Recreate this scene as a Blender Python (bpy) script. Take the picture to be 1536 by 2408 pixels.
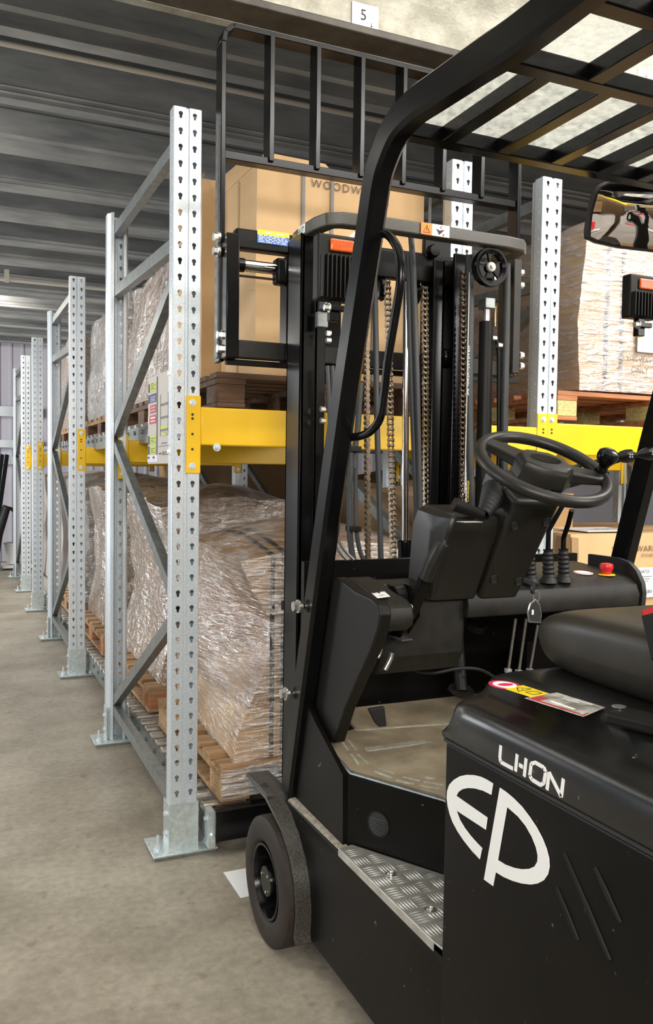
import bpy, bmesh, math, random
from mathutils import Vector, Matrix, noise
from mathutils.geometry import tessellate_polygon
S = bpy.context.scene
for o in list(bpy.data.objects): bpy.data.objects.remove(o)
COL = S.collection
# ------------------------------------------------------------------ camera
FPX, YAW, PITCH, ROLL, CH = 1986.55, .4176, .0455, -.014, 1.2367
cy, sy, cp, sp = math.cos(YAW), math.sin(YAW), math.cos(PITCH), math.sin(PITCH)
_f = Vector((sy*cp, cy*cp, -sp)); _r = Vector((cy, -sy, 0)); _d = _f.cross(_r)
_c, _s = math.cos(ROLL), math.sin(ROLL)
AXR = _r*_c + _d*_s; AXD = _r*(-_s) + _d*_c; AXF = _f
CP = Vector((0, 0, CH))
cd = bpy.data.cameras.new('camera'); cam = bpy.data.objects.new('camera', cd); COL.objects.link(cam)
cd.sensor_fit = 'VERTICAL'; cd.sensor_height = 36; cd.lens = FPX*36/2408; cd.clip_start = .02
m = Matrix((( AXR.x, -AXD.x, -AXF.x), (AXR.y, -AXD.y, -AXF.y), (AXR.z, -AXD.z, -AXF.z))).to_4x4()
m.translation = CP; cam.matrix_world = m; S.camera = cam
def at(px, py, **k):
    """a point of the place: where the line of sight of a photo pixel meets the plane X=, Y= or Z= of a real surface"""
    d = AXR*((px-768)/FPX) + AXD*((py-1204)/FPX) + AXF
    (a, v), = k.items(); i = 'XYZ'.index(a)
    return CP + d*((v-CP[i])/d[i])
# ------------------------------------------------------------------ view, world, lights
S.view_settings.view_transform = 'Standard'; S.view_settings.look = 'None'
S.view_settings.gamma = 1; S.view_settings.use_curve_mapping = False; S.view_settings.exposure = 0.42
w = bpy.data.worlds.new('world'); S.world = w; w.use_nodes = True
w.node_tree.nodes['Background'].inputs[0].default_value = (.86, .93, 1, 1)
w.node_tree.nodes['Background'].inputs[1].default_value = .10
def area(name, loc, tgt, sx, sy_, e, col=(1, .97, .93)):
    l = bpy.data.lights.new(name, 'AREA'); l.shape = 'RECTANGLE'; l.size = sx; l.size_y = sy_; l.energy = e; l.color = col
    o = bpy.data.objects.new(name, l); COL.objects.link(o); o.location = loc
    o.rotation_euler = (Vector(tgt)-Vector(loc)).to_track_quat('-Z', 'Y').to_euler(); return o
area('hall_light', (2.6, -.5, 3.6), (1.9, 2.6, 1.0), 2.2, .3, 52)
area('purlin_fill_right', (3.6, -1.0, 2.3), (2.6, 5, 2.8), 1.4, .4, 60)  # fill added to brighten the joists at right, not a hall lamp
area('roof_bounce_fill', (1.6, -.2, 3.2), (1.6, -.1, 5), 3.2, 3.2, 150)  # added upward wash that whitens the hall ceiling and bounces down
area('hall_light_behind', (-.5, -2.0, 2.25), (.9, 3, 1.2), 2.4, .7, 105)
area('hall_light_rear', (1.2, -1.2, 3.2), (1.6, -3.2, 1.2), 1.8, .3, 45)
area('aisle_light', (-.9, 3.6, 2.7), (-.2, 4.6, 0), .25, 1.6, 20, (1, .95, .88))
area('side_fill', (-2.6, 2.6, 1.3), (1.2, 4.8, 2.9), 1.2, 1.4, 38, (.86, .92, 1))  # bluish fill added from the left to lift the joist webs
area('aisle_light_far', (-.7, 8.4, 2.7), (.0, 8.6, 0), .25, 2.4, 55, (1, .93, .84))
area('door_light', (-3.2, 7.5, 1.9), (1.5, 8, 1.3), 1.6, 1.8, 120, (.93, .96, 1))
area('bay_light', (3.6, 1.6, 3.2), (3.1, 3.2, 1.4), 1.6, .4, 40)
# ------------------------------------------------------------------ materials
MT = {}
def mat(name, col, rough=.5, metal=0, noise_=None, bump=None, spec=.5, coat=0, col2=None, emit=0, stretch=(1, 1, 1), wear=None):
    m = bpy.data.materials.new(name); m.use_nodes = True; nt = m.node_tree; N = nt.nodes; L = nt.links
    b = N['Principled BSDF']; b.inputs['Base Color'].default_value = (*col, 1); b.inputs['Roughness'].default_value = rough
    b.inputs['Metallic'].default_value = metal; b.inputs['Specular IOR Level'].default_value = spec
    b.inputs['Coat Weight'].default_value = coat
    if emit: b.inputs['Emission Color'].default_value = (*col, 1); b.inputs['Emission Strength'].default_value = emit
    tc = N.new('ShaderNodeTexCoord'); mp = N.new('ShaderNodeMapping'); L.new(tc.outputs['Object'], mp.inputs[0]); mp.inputs['Scale'].default_value = stretch
    if col2 is not None:
        n = N.new('ShaderNodeTexNoise'); n.inputs['Scale'].default_value = noise_ or 8; n.inputs['Detail'].default_value = 6; n.inputs['Roughness'].default_value = .62
        L.new(mp.outputs[0], n.inputs['Vector'])
        r = N.new('ShaderNodeValToRGB'); r.color_ramp.elements[0].position = .36; r.color_ramp.elements[1].position = .66
        r.color_ramp.elements[0].color = (*col, 1); r.color_ramp.elements[1].color = (*col2, 1)
        L.new(n.outputs[0], r.inputs[0]); L.new(r.outputs[0], b.inputs['Base Color'])
        if wear: # wear and dust: scattered small marks
            n2 = N.new('ShaderNodeTexNoise'); n2.inputs['Scale'].default_value = wear[0]; n2.inputs['Detail'].default_value = 8; L.new(tc.outputs['Object'], n2.inputs['Vector'])
            r2 = N.new('ShaderNodeValToRGB'); r2.color_ramp.elements[0].position = wear[1]; r2.color_ramp.elements[1].position = wear[1]+.06
            L.new(n2.outputs[0], r2.inputs[0]); mx = N.new('ShaderNodeMixRGB'); L.new(r2.outputs[0], mx.inputs[0]); L.new(r.outputs[0], mx.inputs[1]); mx.inputs[2].default_value = (*wear[2], 1)
            L.new(mx.outputs[0], b.inputs['Base Color'])
    if bump:
        n = N.new('ShaderNodeTexNoise'); n.inputs['Scale'].default_value = bump[0]; n.inputs['Detail'].default_value = 5
        L.new(mp.outputs[0], n.inputs['Vector'])
        bp = N.new('ShaderNodeBump'); bp.inputs['Strength'].default_value = bump[1]; bp.inputs['Distance'].default_value = bump[2] if len(bump) > 2 else .002
        L.new(n.outputs[0], bp.inputs['Height']); L.new(bp.outputs[0], b.inputs['Normal'])
    MT[name] = m; return m
mat('galv', (.58, .64, .68), .36, .45, 160, (220, .06, .0005), col2=(.76, .81, .84))
mat('galv_plate', (.50, .58, .58), .3, .55, 60, col2=(.72, .79, .78))
mat('galv_dark', (.20, .22, .21), .38, .7, 30, col2=(.30, .32, .31))
mat('purlin', (.30, .31, .31), .40, .35, 5, (60, .05, .001), col2=(.50, .50, .475), stretch=(.5, 1, 3))
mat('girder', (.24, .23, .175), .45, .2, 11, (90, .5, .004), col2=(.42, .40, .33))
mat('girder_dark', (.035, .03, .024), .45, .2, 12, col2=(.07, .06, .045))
mat('yellow', (.86, .50, .006), .34, 0, 4, coat=.25, col2=(.90, .55, .010))
mat('black_paint', (.0025, .0025, .003), .22, 0, 20, spec=.25, coat=0, col2=(.004, .004, .004))
mat('body_black', (.0035, .0030, .0026), .40, 0, 6, (120, .03, .001), spec=.16, col2=(.0065, .0055, .0044), wear=(55, .70, (.13, .12, .10)))
mat('plastic_black', (.007, .0064, .0054), .48, 0, 5, (420, .12, .0006), spec=.25, col2=(.0095, .0086, .0068))
mat('plastic_dusty_lit', (.010, .0092, .0075), .50, 0, 26, (300, .1, .0008), col2=(.019, .0175, .014), spec=.35)  # paler than plastic_black: dust, plus overhead light put into the colour
mat('dust', (.20, .18, .13), .85, 0, 85, (160, .4, .002), col2=(.36, .33, .26))
mat('floor_mat', (.20, .155, .095), .75, 0, 9, (160, .25, .001), col2=(.33, .275, .185))
mat('mat_rib', (.30, .275, .21), .7, 0, 40, (160, .3, .001), col2=(.46, .44, .37))
mat('hood', (.007, .007, .0065), .27, 0, 7, (200, .06, .001), spec=.6, col2=(.013, .013, .0115), wear=(48, .71, (.16, .15, .13)))
mat('rubber', (.018, .0115, .0075), .7, 0, 16, (50, .12, .002), col2=(.028, .019, .0125))
mat('bumper', (.045, .041, .033), .36, 0, 200, (300, .1, .001), col2=(.075, .068, .054))
mat('rubber_black', (.012, .012, .012), .55, 0)
mat('hose', (.030, .033, .035), .5, 0, 10, (90, .3, .001), col2=(.052, .056, .058), stretch=(1, 1, .35))
mat('chrome', (.80, .80, .82), .09, 1)
mat('steel', (.55, .55, .52), .28, .9, 60, col2=(.70, .69, .65))
mat('chain', (.26, .205, .14), .36, .85, 90, col2=(.48, .40, .30))
mat('chain_dark', (.10, .075, .05), .42, .7, 90, col2=(.22, .165, .11))
mat('alu', (.52, .51, .46), .38, .75, 26, col2=(.74, .73, .69))
mat('white', (.92, .92, .89), .5)
mat('paper', (.83, .84, .83), .7)
mat('red', (.62, .016, .022), .4)
mat('pink', (.72, .03, .12), .4)
mat('orange', (.85, .22, .01), .35)
mat('lens_orange', (.62, .09, .012), .25, coat=.6, noise_=120, col2=(.75, .14, .02))
mat('blue', (.004, .10, .42), .4)
mat('navy', (.012, .02, .16), .5)
mat('sign_yellow', (.88, .66, .01), .45)
mat('sign_lime', (.50, .58, .06), .5)
mat('sign_beige', (.50, .46, .40), .5)
mat('sign_red', (.50, .035, .045), .5)
mat('ink', (.02, .02, .02), .6)
mat('ink_brown', (.13, .095, .06), .7)
mat('pulley_white', (.62, .60, .55), .4)
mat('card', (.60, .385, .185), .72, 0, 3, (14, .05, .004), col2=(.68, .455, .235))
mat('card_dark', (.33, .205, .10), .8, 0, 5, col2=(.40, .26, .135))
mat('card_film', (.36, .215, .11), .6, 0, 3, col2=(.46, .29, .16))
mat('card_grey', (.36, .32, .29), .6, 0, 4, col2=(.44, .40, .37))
mat('strap', (.03, .032, .035), .5)
mat('strap_grey', (.20, .19, .18), .5)
mat('chip', (.33, .19, .085), .9, 0, 110, (110, .8, .003), col2=(.62, .42, .22))
mat('chip_green', (.36, .31, .10), .9, 0, 120, (110, .8, .003), col2=(.66, .62, .32))
mat('seat', (.022, .019, .014), .42, 0, 5, (260, .15, .0008), spec=.5, col2=(.04, .035, .024))
mat('roof_white', (.80, .80, .76), .7)
mat('wall_grey', (.68, .66, .73), .6, 0, 2, col2=(.74, .72, .79))
mat('grip', (.013, .012, .010), .40, 0, 5, (420, .12, .0006), spec=.5, col2=(.018, .0165, .0135))
mat('wall_dark', (.10, .10, .095), .7)
mat('deck', (.07, .075, .075), .6, .2)
mat('cable', (.55, .50, .42), .6)
mat('teal', (.01, .16, .26), .5)
mat('mirror_glass', (.88, .88, .88), .015, 1)
mat('key_gold', (.55, .38, .2), .3, .9)
# wood: grain stretched along X (lateral boards)
for nm, c1, c2 in (('wood', (.25, .14, .062), (.46, .285, .14)), ('wood_dark', (.075, .04, .022), (.19, .105, .055)), ('wood_red', (.30, .105, .04), (.50, .22, .10))):
    mat(nm, c1, .75, 0, 6, (30, .3, .003), col2=c2, stretch=(.6, 5, 9))
def concrete():
    m = mat('concrete', (.2, .2, .2), .38); nt = m.node_tree; N = nt.nodes; L = nt.links; b = N['Principled BSDF']
    tc = N.new('ShaderNodeTexCoord')
    def nz(sc, det, st=(1, 1, 1)):
        mp = N.new('ShaderNodeMapping'); mp.inputs['Scale'].default_value = st; L.new(tc.outputs['Object'], mp.inputs[0])
        n = N.new('ShaderNodeTexNoise'); n.inputs['Scale'].default_value = sc; n.inputs['Detail'].default_value = det; n.inputs['Roughness'].default_value = .6; L.new(mp.outputs[0], n.inputs['Vector']); return n
    def ramp(n, a, b_, ca, cb):
        r = N.new('ShaderNodeValToRGB'); r.color_ramp.elements[0].position = a; r.color_ramp.elements[1].position = b_
        r.color_ramp.elements[0].color = (*ca, 1); r.color_ramp.elements[1].color = (*cb, 1); L.new(n.outputs[0], r.inputs[0]); return r
    base = ramp(nz(2.2, 8), .3, .7, (.235, .205, .155), (.45, .41, .335))
    fine = ramp(nz(38, 8), .35, .7, (.80, .79, .77), (1.08, 1.06, 1.03))
    spots = ramp(nz(14, 6), .60, .68, (1, 1, 1), (.72, .68, .62))
    chips = ramp(nz(75, 3), .735, .76, (0, 0, 0), (1, 1, 1))
    m1 = N.new('ShaderNodeMixRGB'); m1.blend_type = 'MULTIPLY'; m1.inputs[0].default_value = 1; L.new(base.outputs[0], m1.inputs[1]); L.new(fine.outputs[0], m1.inputs[2])
    m2 = N.new('ShaderNodeMixRGB'); m2.blend_type = 'MULTIPLY'; m2.inputs[0].default_value = .8; L.new(m1.outputs[0], m2.inputs[1]); L.new(spots.outputs[0], m2.inputs[2])
    m3 = N.new('ShaderNodeMixRGB'); L.new(chips.outputs[0], m3.inputs[0]); L.new(m2.outputs[0], m3.inputs[1]); m3.inputs[2].default_value = (.55, .52, .47, 1)
    L.new(m3.outputs[0], b.inputs['Base Color'])
    bp = N.new('ShaderNodeBump'); bp.inputs['Strength'].default_value = .15; bp.inputs['Distance'].default_value = .002; L.new(nz(60, 6).outputs[0], bp.inputs['Height']); L.new(bp.outputs[0], b.inputs['Normal'])
    rr = ramp(nz(3, 4), .3, .7, (.34, .34, .34), (.55, .55, .55)); L.new(rr.outputs[0], b.inputs['Roughness'])
concrete()
def film(name, base, lo, hi, tint=(.9, .88, .86), st=(3, 3, 34), sc=2.2, gloss=.22):
    """stretch film: clear plastic whose creases turn milky and glint"""
    m = bpy.data.materials.new(name); m.use_nodes = True; nt = m.node_tree; N = nt.nodes; L = nt.links; N.clear()
    out = N.new('ShaderNodeOutputMaterial'); tc = N.new('ShaderNodeTexCoord')
    def nz(sc_, st_, rot=(0, 0, 0), det=4, dist=0):
        mp = N.new('ShaderNodeMapping'); mp.inputs['Scale'].default_value = st_; mp.inputs['Rotation'].default_value = rot; L.new(tc.outputs['Object'], mp.inputs[0])
        n = N.new('ShaderNodeTexNoise'); n.inputs['Scale'].default_value = sc_; n.inputs['Detail'].default_value = det; n.inputs['Distortion'].default_value = dist; L.new(mp.outputs[0], n.inputs['Vector']); return n
    a = nz(sc, st, det=5); b = nz(sc*1.3, (4, 4, 16), (.5, .6, .3), 5, 1.2); c = nz(5, (1, 1, 1), det=3)
    ad = N.new('ShaderNodeMath'); ad.operation = 'ADD'; L.new(a.outputs[0], ad.inputs[0]); L.new(b.outputs[0], ad.inputs[1])
    ad2 = N.new('ShaderNodeMath'); ad2.operation = 'MULTIPLY_ADD'; L.new(c.outputs[0], ad2.inputs[0]); ad2.inputs[1].default_value = .7; L.new(ad.outputs[0], ad2.inputs[2])
    r = N.new('ShaderNodeMapRange'); r.inputs[1].default_value = 1.2; r.inputs[2].default_value = 1.62; r.inputs[3].default_value = lo; r.inputs[4].default_value = hi; L.new(ad2.outputs[0], r.inputs[0])
    bp = N.new('ShaderNodeBump'); bp.inputs['Strength'].default_value = 1; bp.inputs['Distance'].default_value = .016; L.new(ad.outputs[0], bp.inputs['Height'])
    g = N.new('ShaderNodeBsdfPrincipled'); g.inputs['Base Color'].default_value = (*tint, 1); g.inputs['Roughness'].default_value = .16; g.inputs['Specular IOR Level'].default_value = .8; L.new(bp.outputs[0], g.inputs['Normal'])
    L.new(r.outputs[0], g.inputs['Alpha']); 
    gl = N.new('ShaderNodeBsdfGlossy'); gl.inputs['Roughness'].default_value = .12; gl.inputs['Color'].default_value = (1, 1, 1, 1); L.new(bp.outputs[0], gl.inputs['Normal'])
    mx = N.new('ShaderNodeMixShader'); mx.inputs[0].default_value = gloss; L.new(g.outputs[0], mx.inputs[1]); L.new(gl.outputs[0], mx.inputs[2]); L.new(mx.outputs[0], out.inputs[0])
    MT[name] = m
film('film', None, .02, .46, gloss=.24)
film('film_white', None, .18, .66, (.80, .785, .79))
film('film_old', None, .06, .5, (.80, .75, .64), (9, 9, 14), gloss=.42)
def panel():
    m = bpy.data.materials.new('roof_sheet'); m.use_nodes = True; nt = m.node_tree; N = nt.nodes; L = nt.links; N.clear()
    out = N.new('ShaderNodeOutputMaterial'); tc = N.new('ShaderNodeTexCoord'); n = N.new('ShaderNodeTexNoise'); n.inputs['Scale'].default_value = 60; n.inputs['Detail'].default_value = 6; L.new(tc.outputs['Object'], n.inputs['Vector'])
    bp = N.new('ShaderNodeBump'); bp.inputs['Strength'].default_value = .6; bp.inputs['Distance'].default_value = .004; L.new(n.outputs[0], bp.inputs['Height'])
    t = N.new('ShaderNodeBsdfTransparent'); tr = N.new('ShaderNodeBsdfTranslucent'); tr.inputs[0].default_value = (.66, .67, .63, 1); d = N.new('ShaderNodeBsdfGlossy'); d.inputs['Roughness'].default_value = .1
    L.new(bp.outputs[0], tr.inputs['Normal']); L.new(bp.outputs[0], d.inputs['Normal'])
    rg = N.new('ShaderNodeMapRange'); rg.inputs[1].default_value = .35; rg.inputs[2].default_value = .7; rg.inputs[3].default_value = .25; rg.inputs[4].default_value = .85; L.new(n.outputs[0], rg.inputs[0])
    m1 = N.new('ShaderNodeMixShader'); L.new(rg.outputs[0], m1.inputs[0]); L.new(t.outputs[0], m1.inputs[1]); L.new(tr.outputs[0], m1.inputs[2])
    m2 = N.new('ShaderNodeMixShader'); m2.inputs[0].default_value = .12; L.new(m1.outputs[0], m2.inputs[1]); L.new(d.outputs[0], m2.inputs[2]); L.new(m2.outputs[0], out.inputs[0]); MT['roof_sheet'] = m
panel()
# ------------------------------------------------------------------ mesh helpers
ORG = {}
def V(*a): return Vector(a[0]) if len(a) == 1 else Vector(a)
class MB:
    def __init__(s): s.v = []; s.f = []
    def add(s, vs, fs):
        o = len(s.v); s.v += [Vector(p) for p in vs]; s.f += [tuple(i+o for i in f) for f in fs]; return s
    def box(s, x0, x1, y0, y1, z0, z1):
        return s.hexa([(x0, y0, z0), (x1, y0, z0), (x1, y1, z0), (x0, y1, z0)], [(x0, y0, z1), (x1, y0, z1), (x1, y1, z1), (x0, y1, z1)])
    def hexa(s, lo, hi):
        return s.add(list(lo)+list(hi), [(3, 2, 1, 0), (4, 5, 6, 7), (0, 1, 5, 4), (1, 2, 6, 5), (2, 3, 7, 6), (3, 0, 4, 7)])
    def bar(s, p, q, w_, h, up=(0, 0, 1)):
        p = V(p); q = V(q); d = (q-p).normalized(); u = V(up); x = d.cross(u)
        if x.length < 1e-4: x = d.cross(V(1, 0, 0))
        x.normalize(); u = x.cross(d); x = x*(w_/2); u = u*(h/2)
        return s.hexa([p-x-u, p+x-u, p+x+u, p-x+u], [q-x-u, q+x-u, q+x+u, q-x+u])
    def prism(s, pts, vec, holes=()):
        vec = V(vec); loops = [[V(p) for p in pts]]+[[V(p) for p in h] for h in holes]; flat = [p for l in loops for p in l]; n = len(flat)
        tris = tessellate_polygon(loops); fs = [tuple(t) for t in tris]+[tuple(i+n for i in reversed(t)) for t in tris]
        k = 0
        for l in loops:
            for i in range(len(l)):
                a, b = k+i, k+(i+1) % len(l); fs.append((a, b, b+n, a+n))
            k += len(l)
        return s.add(flat+[p+vec for p in flat], fs)
    def tube(s, path, r, n=10, closed=False, cap=True, up=None):
        P = [V(p) for p in path]; m_ = len(P); R = r if isinstance(r, (list, tuple)) else [r]*m_; o = len(s.v); prev = None
        for i in range(m_):
            a = P[(i-1) % m_] if (closed or i > 0) else P[i]; b = P[(i+1) % m_] if (closed or i < m_-1) else P[i]
            d = (b-a).normalized()
            if prev is None:
                u = V(0, 0, 1) if abs(d.z) < .9 else V(1, 0, 0)
                u = (u-d*u.dot(d)).normalized()
            else: u = (prev-d*prev.dot(d)).normalized()
            prev = u; w_ = d.cross(u)
            for k in range(n):
                t = 2*math.pi*k/n; s.v.append(P[i]+(u*math.cos(t)+w_*math.sin(t))*R[i])
        for i in range(m_ if closed else m_-1):
            for k in range(n):
                a = o+i*n+k; b = o+i*n+(k+1) % n; c = o+((i+1) % m_)*n+(k+1) % n; d_ = o+((i+1) % m_)*n+k; s.f.append((a, b, c, d_))
        if cap and not closed:
            s.f.append(tuple(o+k for k in reversed(range(n)))); s.f.append(tuple(o+(m_-1)*n+k for k in range(n)))
        return s
    def cyl(s, p, q, r, n=20, r2=None): return s.tube([p, q], [r, r if r2 is None else r2], n)
    def lathe(s, prof, org, axis, n=32):
        org = V(org); a = V(axis).normalized(); u = a.orthogonal().normalized(); w_ = a.cross(u); o = len(s.v); m_ = len(prof)
        for (r, h) in prof:
            for k in range(n): t = 2*math.pi*k/n; s.v.append(org+a*h+(u*math.cos(t)+w_*math.sin(t))*r)
        for i in range(m_-1):
            for k in range(n): s.f.append((o+i*n+k, o+i*n+(k+1) % n, o+(i+1)*n+(k+1) % n, o+(i+1)*n+k))
        return s
    def profile(s, prof, p, q, X, Y):
        """sweep an open 2-D profile from p to q; X, Y are its axes"""
        p = V(p); q = V(q); X = V(X); Y = V(Y); o = len(s.v); n = len(prof)
        for b in (p, q):
            for (x, y) in prof: s.v.append(b+X*x+Y*y)
        for i in range(n-1): s.f.append((o+i, o+i+1, o+n+i+1, o+n+i))
        return s
    def build(s, name, m_, parent=None, bevel=0, seg=2, smooth=True, solid=0, merge=False, sub=0, angle=.6):
        me = bpy.data.meshes.new(name); org = V(0, 0, 0)
        if parent is not None: org = ORG[parent]
        me.from_pydata([tuple(p-org) for p in s.v], [], s.f)
        bm = bmesh.new(); bm.from_mesh(me)
        if merge: bmesh.ops.remove_doubles(bm, verts=bm.verts, dist=1e-5)
        bmesh.ops.recalc_face_normals(bm, faces=bm.faces); bm.to_mesh(me); bm.free()
        me.materials.append(MT[m_])
        if smooth:
            me.polygons.foreach_set('use_smooth', [True]*len(me.polygons)); me.set_sharp_from_angle(angle=angle)
        o = bpy.data.objects.new(name, me); COL.objects.link(o)
        if parent is not None: o.parent = parent
        ORG[o] = org
        if solid: d = o.modifiers.new('solid', 'SOLIDIFY'); d.thickness = solid; d.offset = 0
        if bevel: d = o.modifiers.new('bevel', 'BEVEL'); d.width = bevel; d.segments = seg; d.limit_method = 'ANGLE'; d.angle_limit = .7
        if sub: d = o.modifiers.new('sub', 'SUBSURF'); d.levels = sub; d.render_levels = sub
        return o
def tag(o, label=None, cat=None, group=None, kind=None):
    if label: o['label'] = label
    if cat: o['category'] = cat
    if group: o['group'] = group
    if kind: o['kind'] = kind
    return o
def thing(name, loc, label, cat, group=None):
    o = bpy.data.objects.new(name, None); o.empty_display_size = .1; o.location = loc; COL.objects.link(o); ORG[o] = V(loc); return tag(o, label, cat, group)
def kids(o): return [c for c in ALLK.get(o, [])]
def dup(root, loc, label=None, group=None):
    def rec(o, par):
        c = o.copy(); COL.objects.link(c)
        if par is not None: c.parent = par
        for ch in list(o.children): rec(ch, c)
        return c
    r = rec(root, None); r.location = loc; ORG[r] = V(loc)
    if label: r['label'] = label
    if group: r['group'] = group
    return r
def text(s, org, xd, yd, h, m_, name, parent, off=.0, ext=.0004, sp=1.0):
    c = bpy.data.curves.new('t', 'FONT'); c.body = s; c.size = 1; c.extrude = 0; c.offset = off; c.space_character = sp; c.resolution_u = 3
    o = bpy.data.objects.new('t', c); COL.objects.link(o); dg = bpy.context.evaluated_depsgraph_get(); dg.update()
    me = bpy.data.meshes.new_from_object(o.evaluated_get(dg)); bpy.data.objects.remove(o)
    xd = V(xd).normalized()*h; yd = V(yd).normalized()*h; nn = xd.cross(yd).normalized()*ext; b = MB()
    b.v = [V(org)+xd*v.co.x+yd*v.co.y+nn for v in me.vertices]; b.f = [tuple(p.vertices) for p in me.polygons]
    return b.build(name, m_, parent, smooth=False)
def quadpl(mb, org, u, v, a0, a1, b0, b1, n, t=.0006):
    """thin plate on a plane org + u*a + v*b, raised along n"""
    org, u, v, n = V(org), V(u), V(v), V(n)
    c = [org+u*a+v*b for a, b in ((a0, b0), (a1, b0), (a1, b1), (a0, b1))]
    return mb.hexa(c, [p+n*t for p in c])
X_, Y_, Z_ = V(1, 0, 0), V(0, 1, 0), V(0, 0, 1)
# ------------------------------------------------------------------ the setting
X0, Y0, FW, HU = .6357+.0445, 2.644, .0891, 2.371      # first upright: centre X, front plane, face width, height
SA, SB = 1.2667, 1.2696
YU = [Y0, Y0+SA, Y0+SA+SB, Y0+2*SA+SB, Y0+2*SA+2*SB, Y0+3*SA+2*SB, Y0+3*SA+3*SB]
def struct(o): o['kind'] = 'structure'; return o
struct(MB().box(-6, 9, -6, 12.2, -.1, 0).build('floor', 'concrete', smooth=False))
struct(MB().box(-6, 9, 2.36, 12.2, 3.06, 3.12).build('ceiling', 'deck', smooth=False))
struct(MB().box(-6, 9, -6, 2.36, 4.6, 4.7).build('ceiling_hall', 'roof_white', smooth=False))
struct(MB().box(-6, 9, 2.36, 2.42, 3.12, 4.7).build('wall_mezzanine', 'girder', smooth=False))
struct(MB().box(-6, 9, -4.6, -4.5, 0, 4.6).build('wall_front', 'card_dark', smooth=False))
b = MB()                                                # back wall of ribbed sheet
x = -6.0; pts = []
while x < 9: pts += [(x, 0), (x+.10, 0), (x+.115, .022), (x+.135, .022)]; x += .15
b.profile([(p[0], -p[1]) for p in pts], (0, 12.05, 0), (0, 12.05, 3.1), X_, Y_)
struct(b.build('wall_back', 'wall_grey', smooth=False))
struct(MB().box(-6, 9, 12.08, 12.2, 0, 3.1).build('wall_back_frame', 'wall_dark', smooth=False)).name = 'wall_back_outer'
struct(MB().box(6.6, 6.7, 2.36, 12.1, 0, 3.06).build('wall_right', 'wall_grey', smooth=False))
struct(MB().box(-1.2, 1.1, 11.9, 12.03, 1.52, 1.62).box(-1.2, 1.1, 11.9, 12.03, 1.93-.0, 2.06).box(-1.2, 1.1, 11.93, 12.03, 1.30, 1.40).build('trim_1', 'galv', smooth=False))
for i in range(14):                                     # C-section joists of the mezzanine
    y = 3.35+.6265*i
    if i % 2 == 0: pr = [(.07, .018), (.07, 0), (0, 0), (0, .055), (-.014, .07), (-.014, .19), (0, .205), (0, .22), (.07, .22)]
    else: pr = [(.07, .018), (.07, 0), (0, 0), (0, .018), (-.006, .024), (0, .030), (0, .044), (-.006, .050), (0, .056), (0, .22), (.07, .22)]
    o = MB().profile(pr, (-2.6, y, 2.84), (6.5, y, 2.84), Y_, Z_).build('trim_%d' % (i+2), 'purlin', solid=.003, smooth=False); struct(o)
# big girder the joists hang from, with its lower flange
g = MB().box(-.6, 6.5, 2.53, 2.56, 2.64, 3.02).build('trim_20', 'girder', smooth=False); struct(g)
FLY = at(522, 57, Z=2.615).y-.03
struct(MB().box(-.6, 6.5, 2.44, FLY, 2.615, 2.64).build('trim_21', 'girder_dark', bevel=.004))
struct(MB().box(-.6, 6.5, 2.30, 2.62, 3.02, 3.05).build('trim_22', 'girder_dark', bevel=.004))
struct(MB().profile([(.0, .0), (.035, 0), (.035, .02)], (-.6, FLY, 2.615), (6.5, FLY, 2.615), Y_, Z_).build('trim_23', 'girder', solid=.004, smooth=False))
MB().tube([(-1.5, 3.30, 2.755), (6.4, 3.30, 2.755)], .011, 12).build('conduit', 'cable'); tag(bpy.data.objects['conduit'], 'long pale pipe under the nearest ceiling joist', 'pipe')
c2 = MB().tube([(-1.6, 7.35, 2.76), (2.5, 7.35, 2.76)], .014, 10); c2.box(.395, .43, 7.33, 7.36, 2.74, 2.84)
tag(c2.build('conduit', 'cable'), 'pinkish cream pipe with clip far down the ceiling', 'pipe')
# papers on the girder
def paper(px0, py0, px1, py1, s, label):
    t = thing('paper_notice', at(px0, py1, Y=2.525), label, 'notice', 'numbered papers on the girder')
    a = at(px0, py1, Y=2.527); w_ = at(px1, py1, Y=2.527).x-a.x; h = at(px0, py0, Y=2.527).z-a.z
    MB().box(a.x, a.x+w_, 2.5255, 2.527, a.z, a.z+h).build('sheet', 'paper', t, smooth=False)
    text(s, (a.x+w_*.3, 2.5245, a.z+h*.45), X_, Z_, h*.52, 'ink', 'handwritten_number', t)
    b = MB(); ax = a.x+w_*.74; b.box(ax-.0007, ax+.0007, 2.5243, 2.5248, a.z+h*.28, a.z+h*.44).prism([(ax-.004, 2.5243, a.z+h*.32), (ax+.004, 2.5243, a.z+h*.32), (ax, 2.5243, a.z+h*.26)], (0, .0004, 0)); b.build('arrow', 'ink', t)
paper(827, 2, 889, 73, '5', 'white paper with handwritten 5 on the girder above the backrest')
paper(1500, 158, 1545, 200, '4', 'white paper with handwritten 4 seen through the cab roof')
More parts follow.
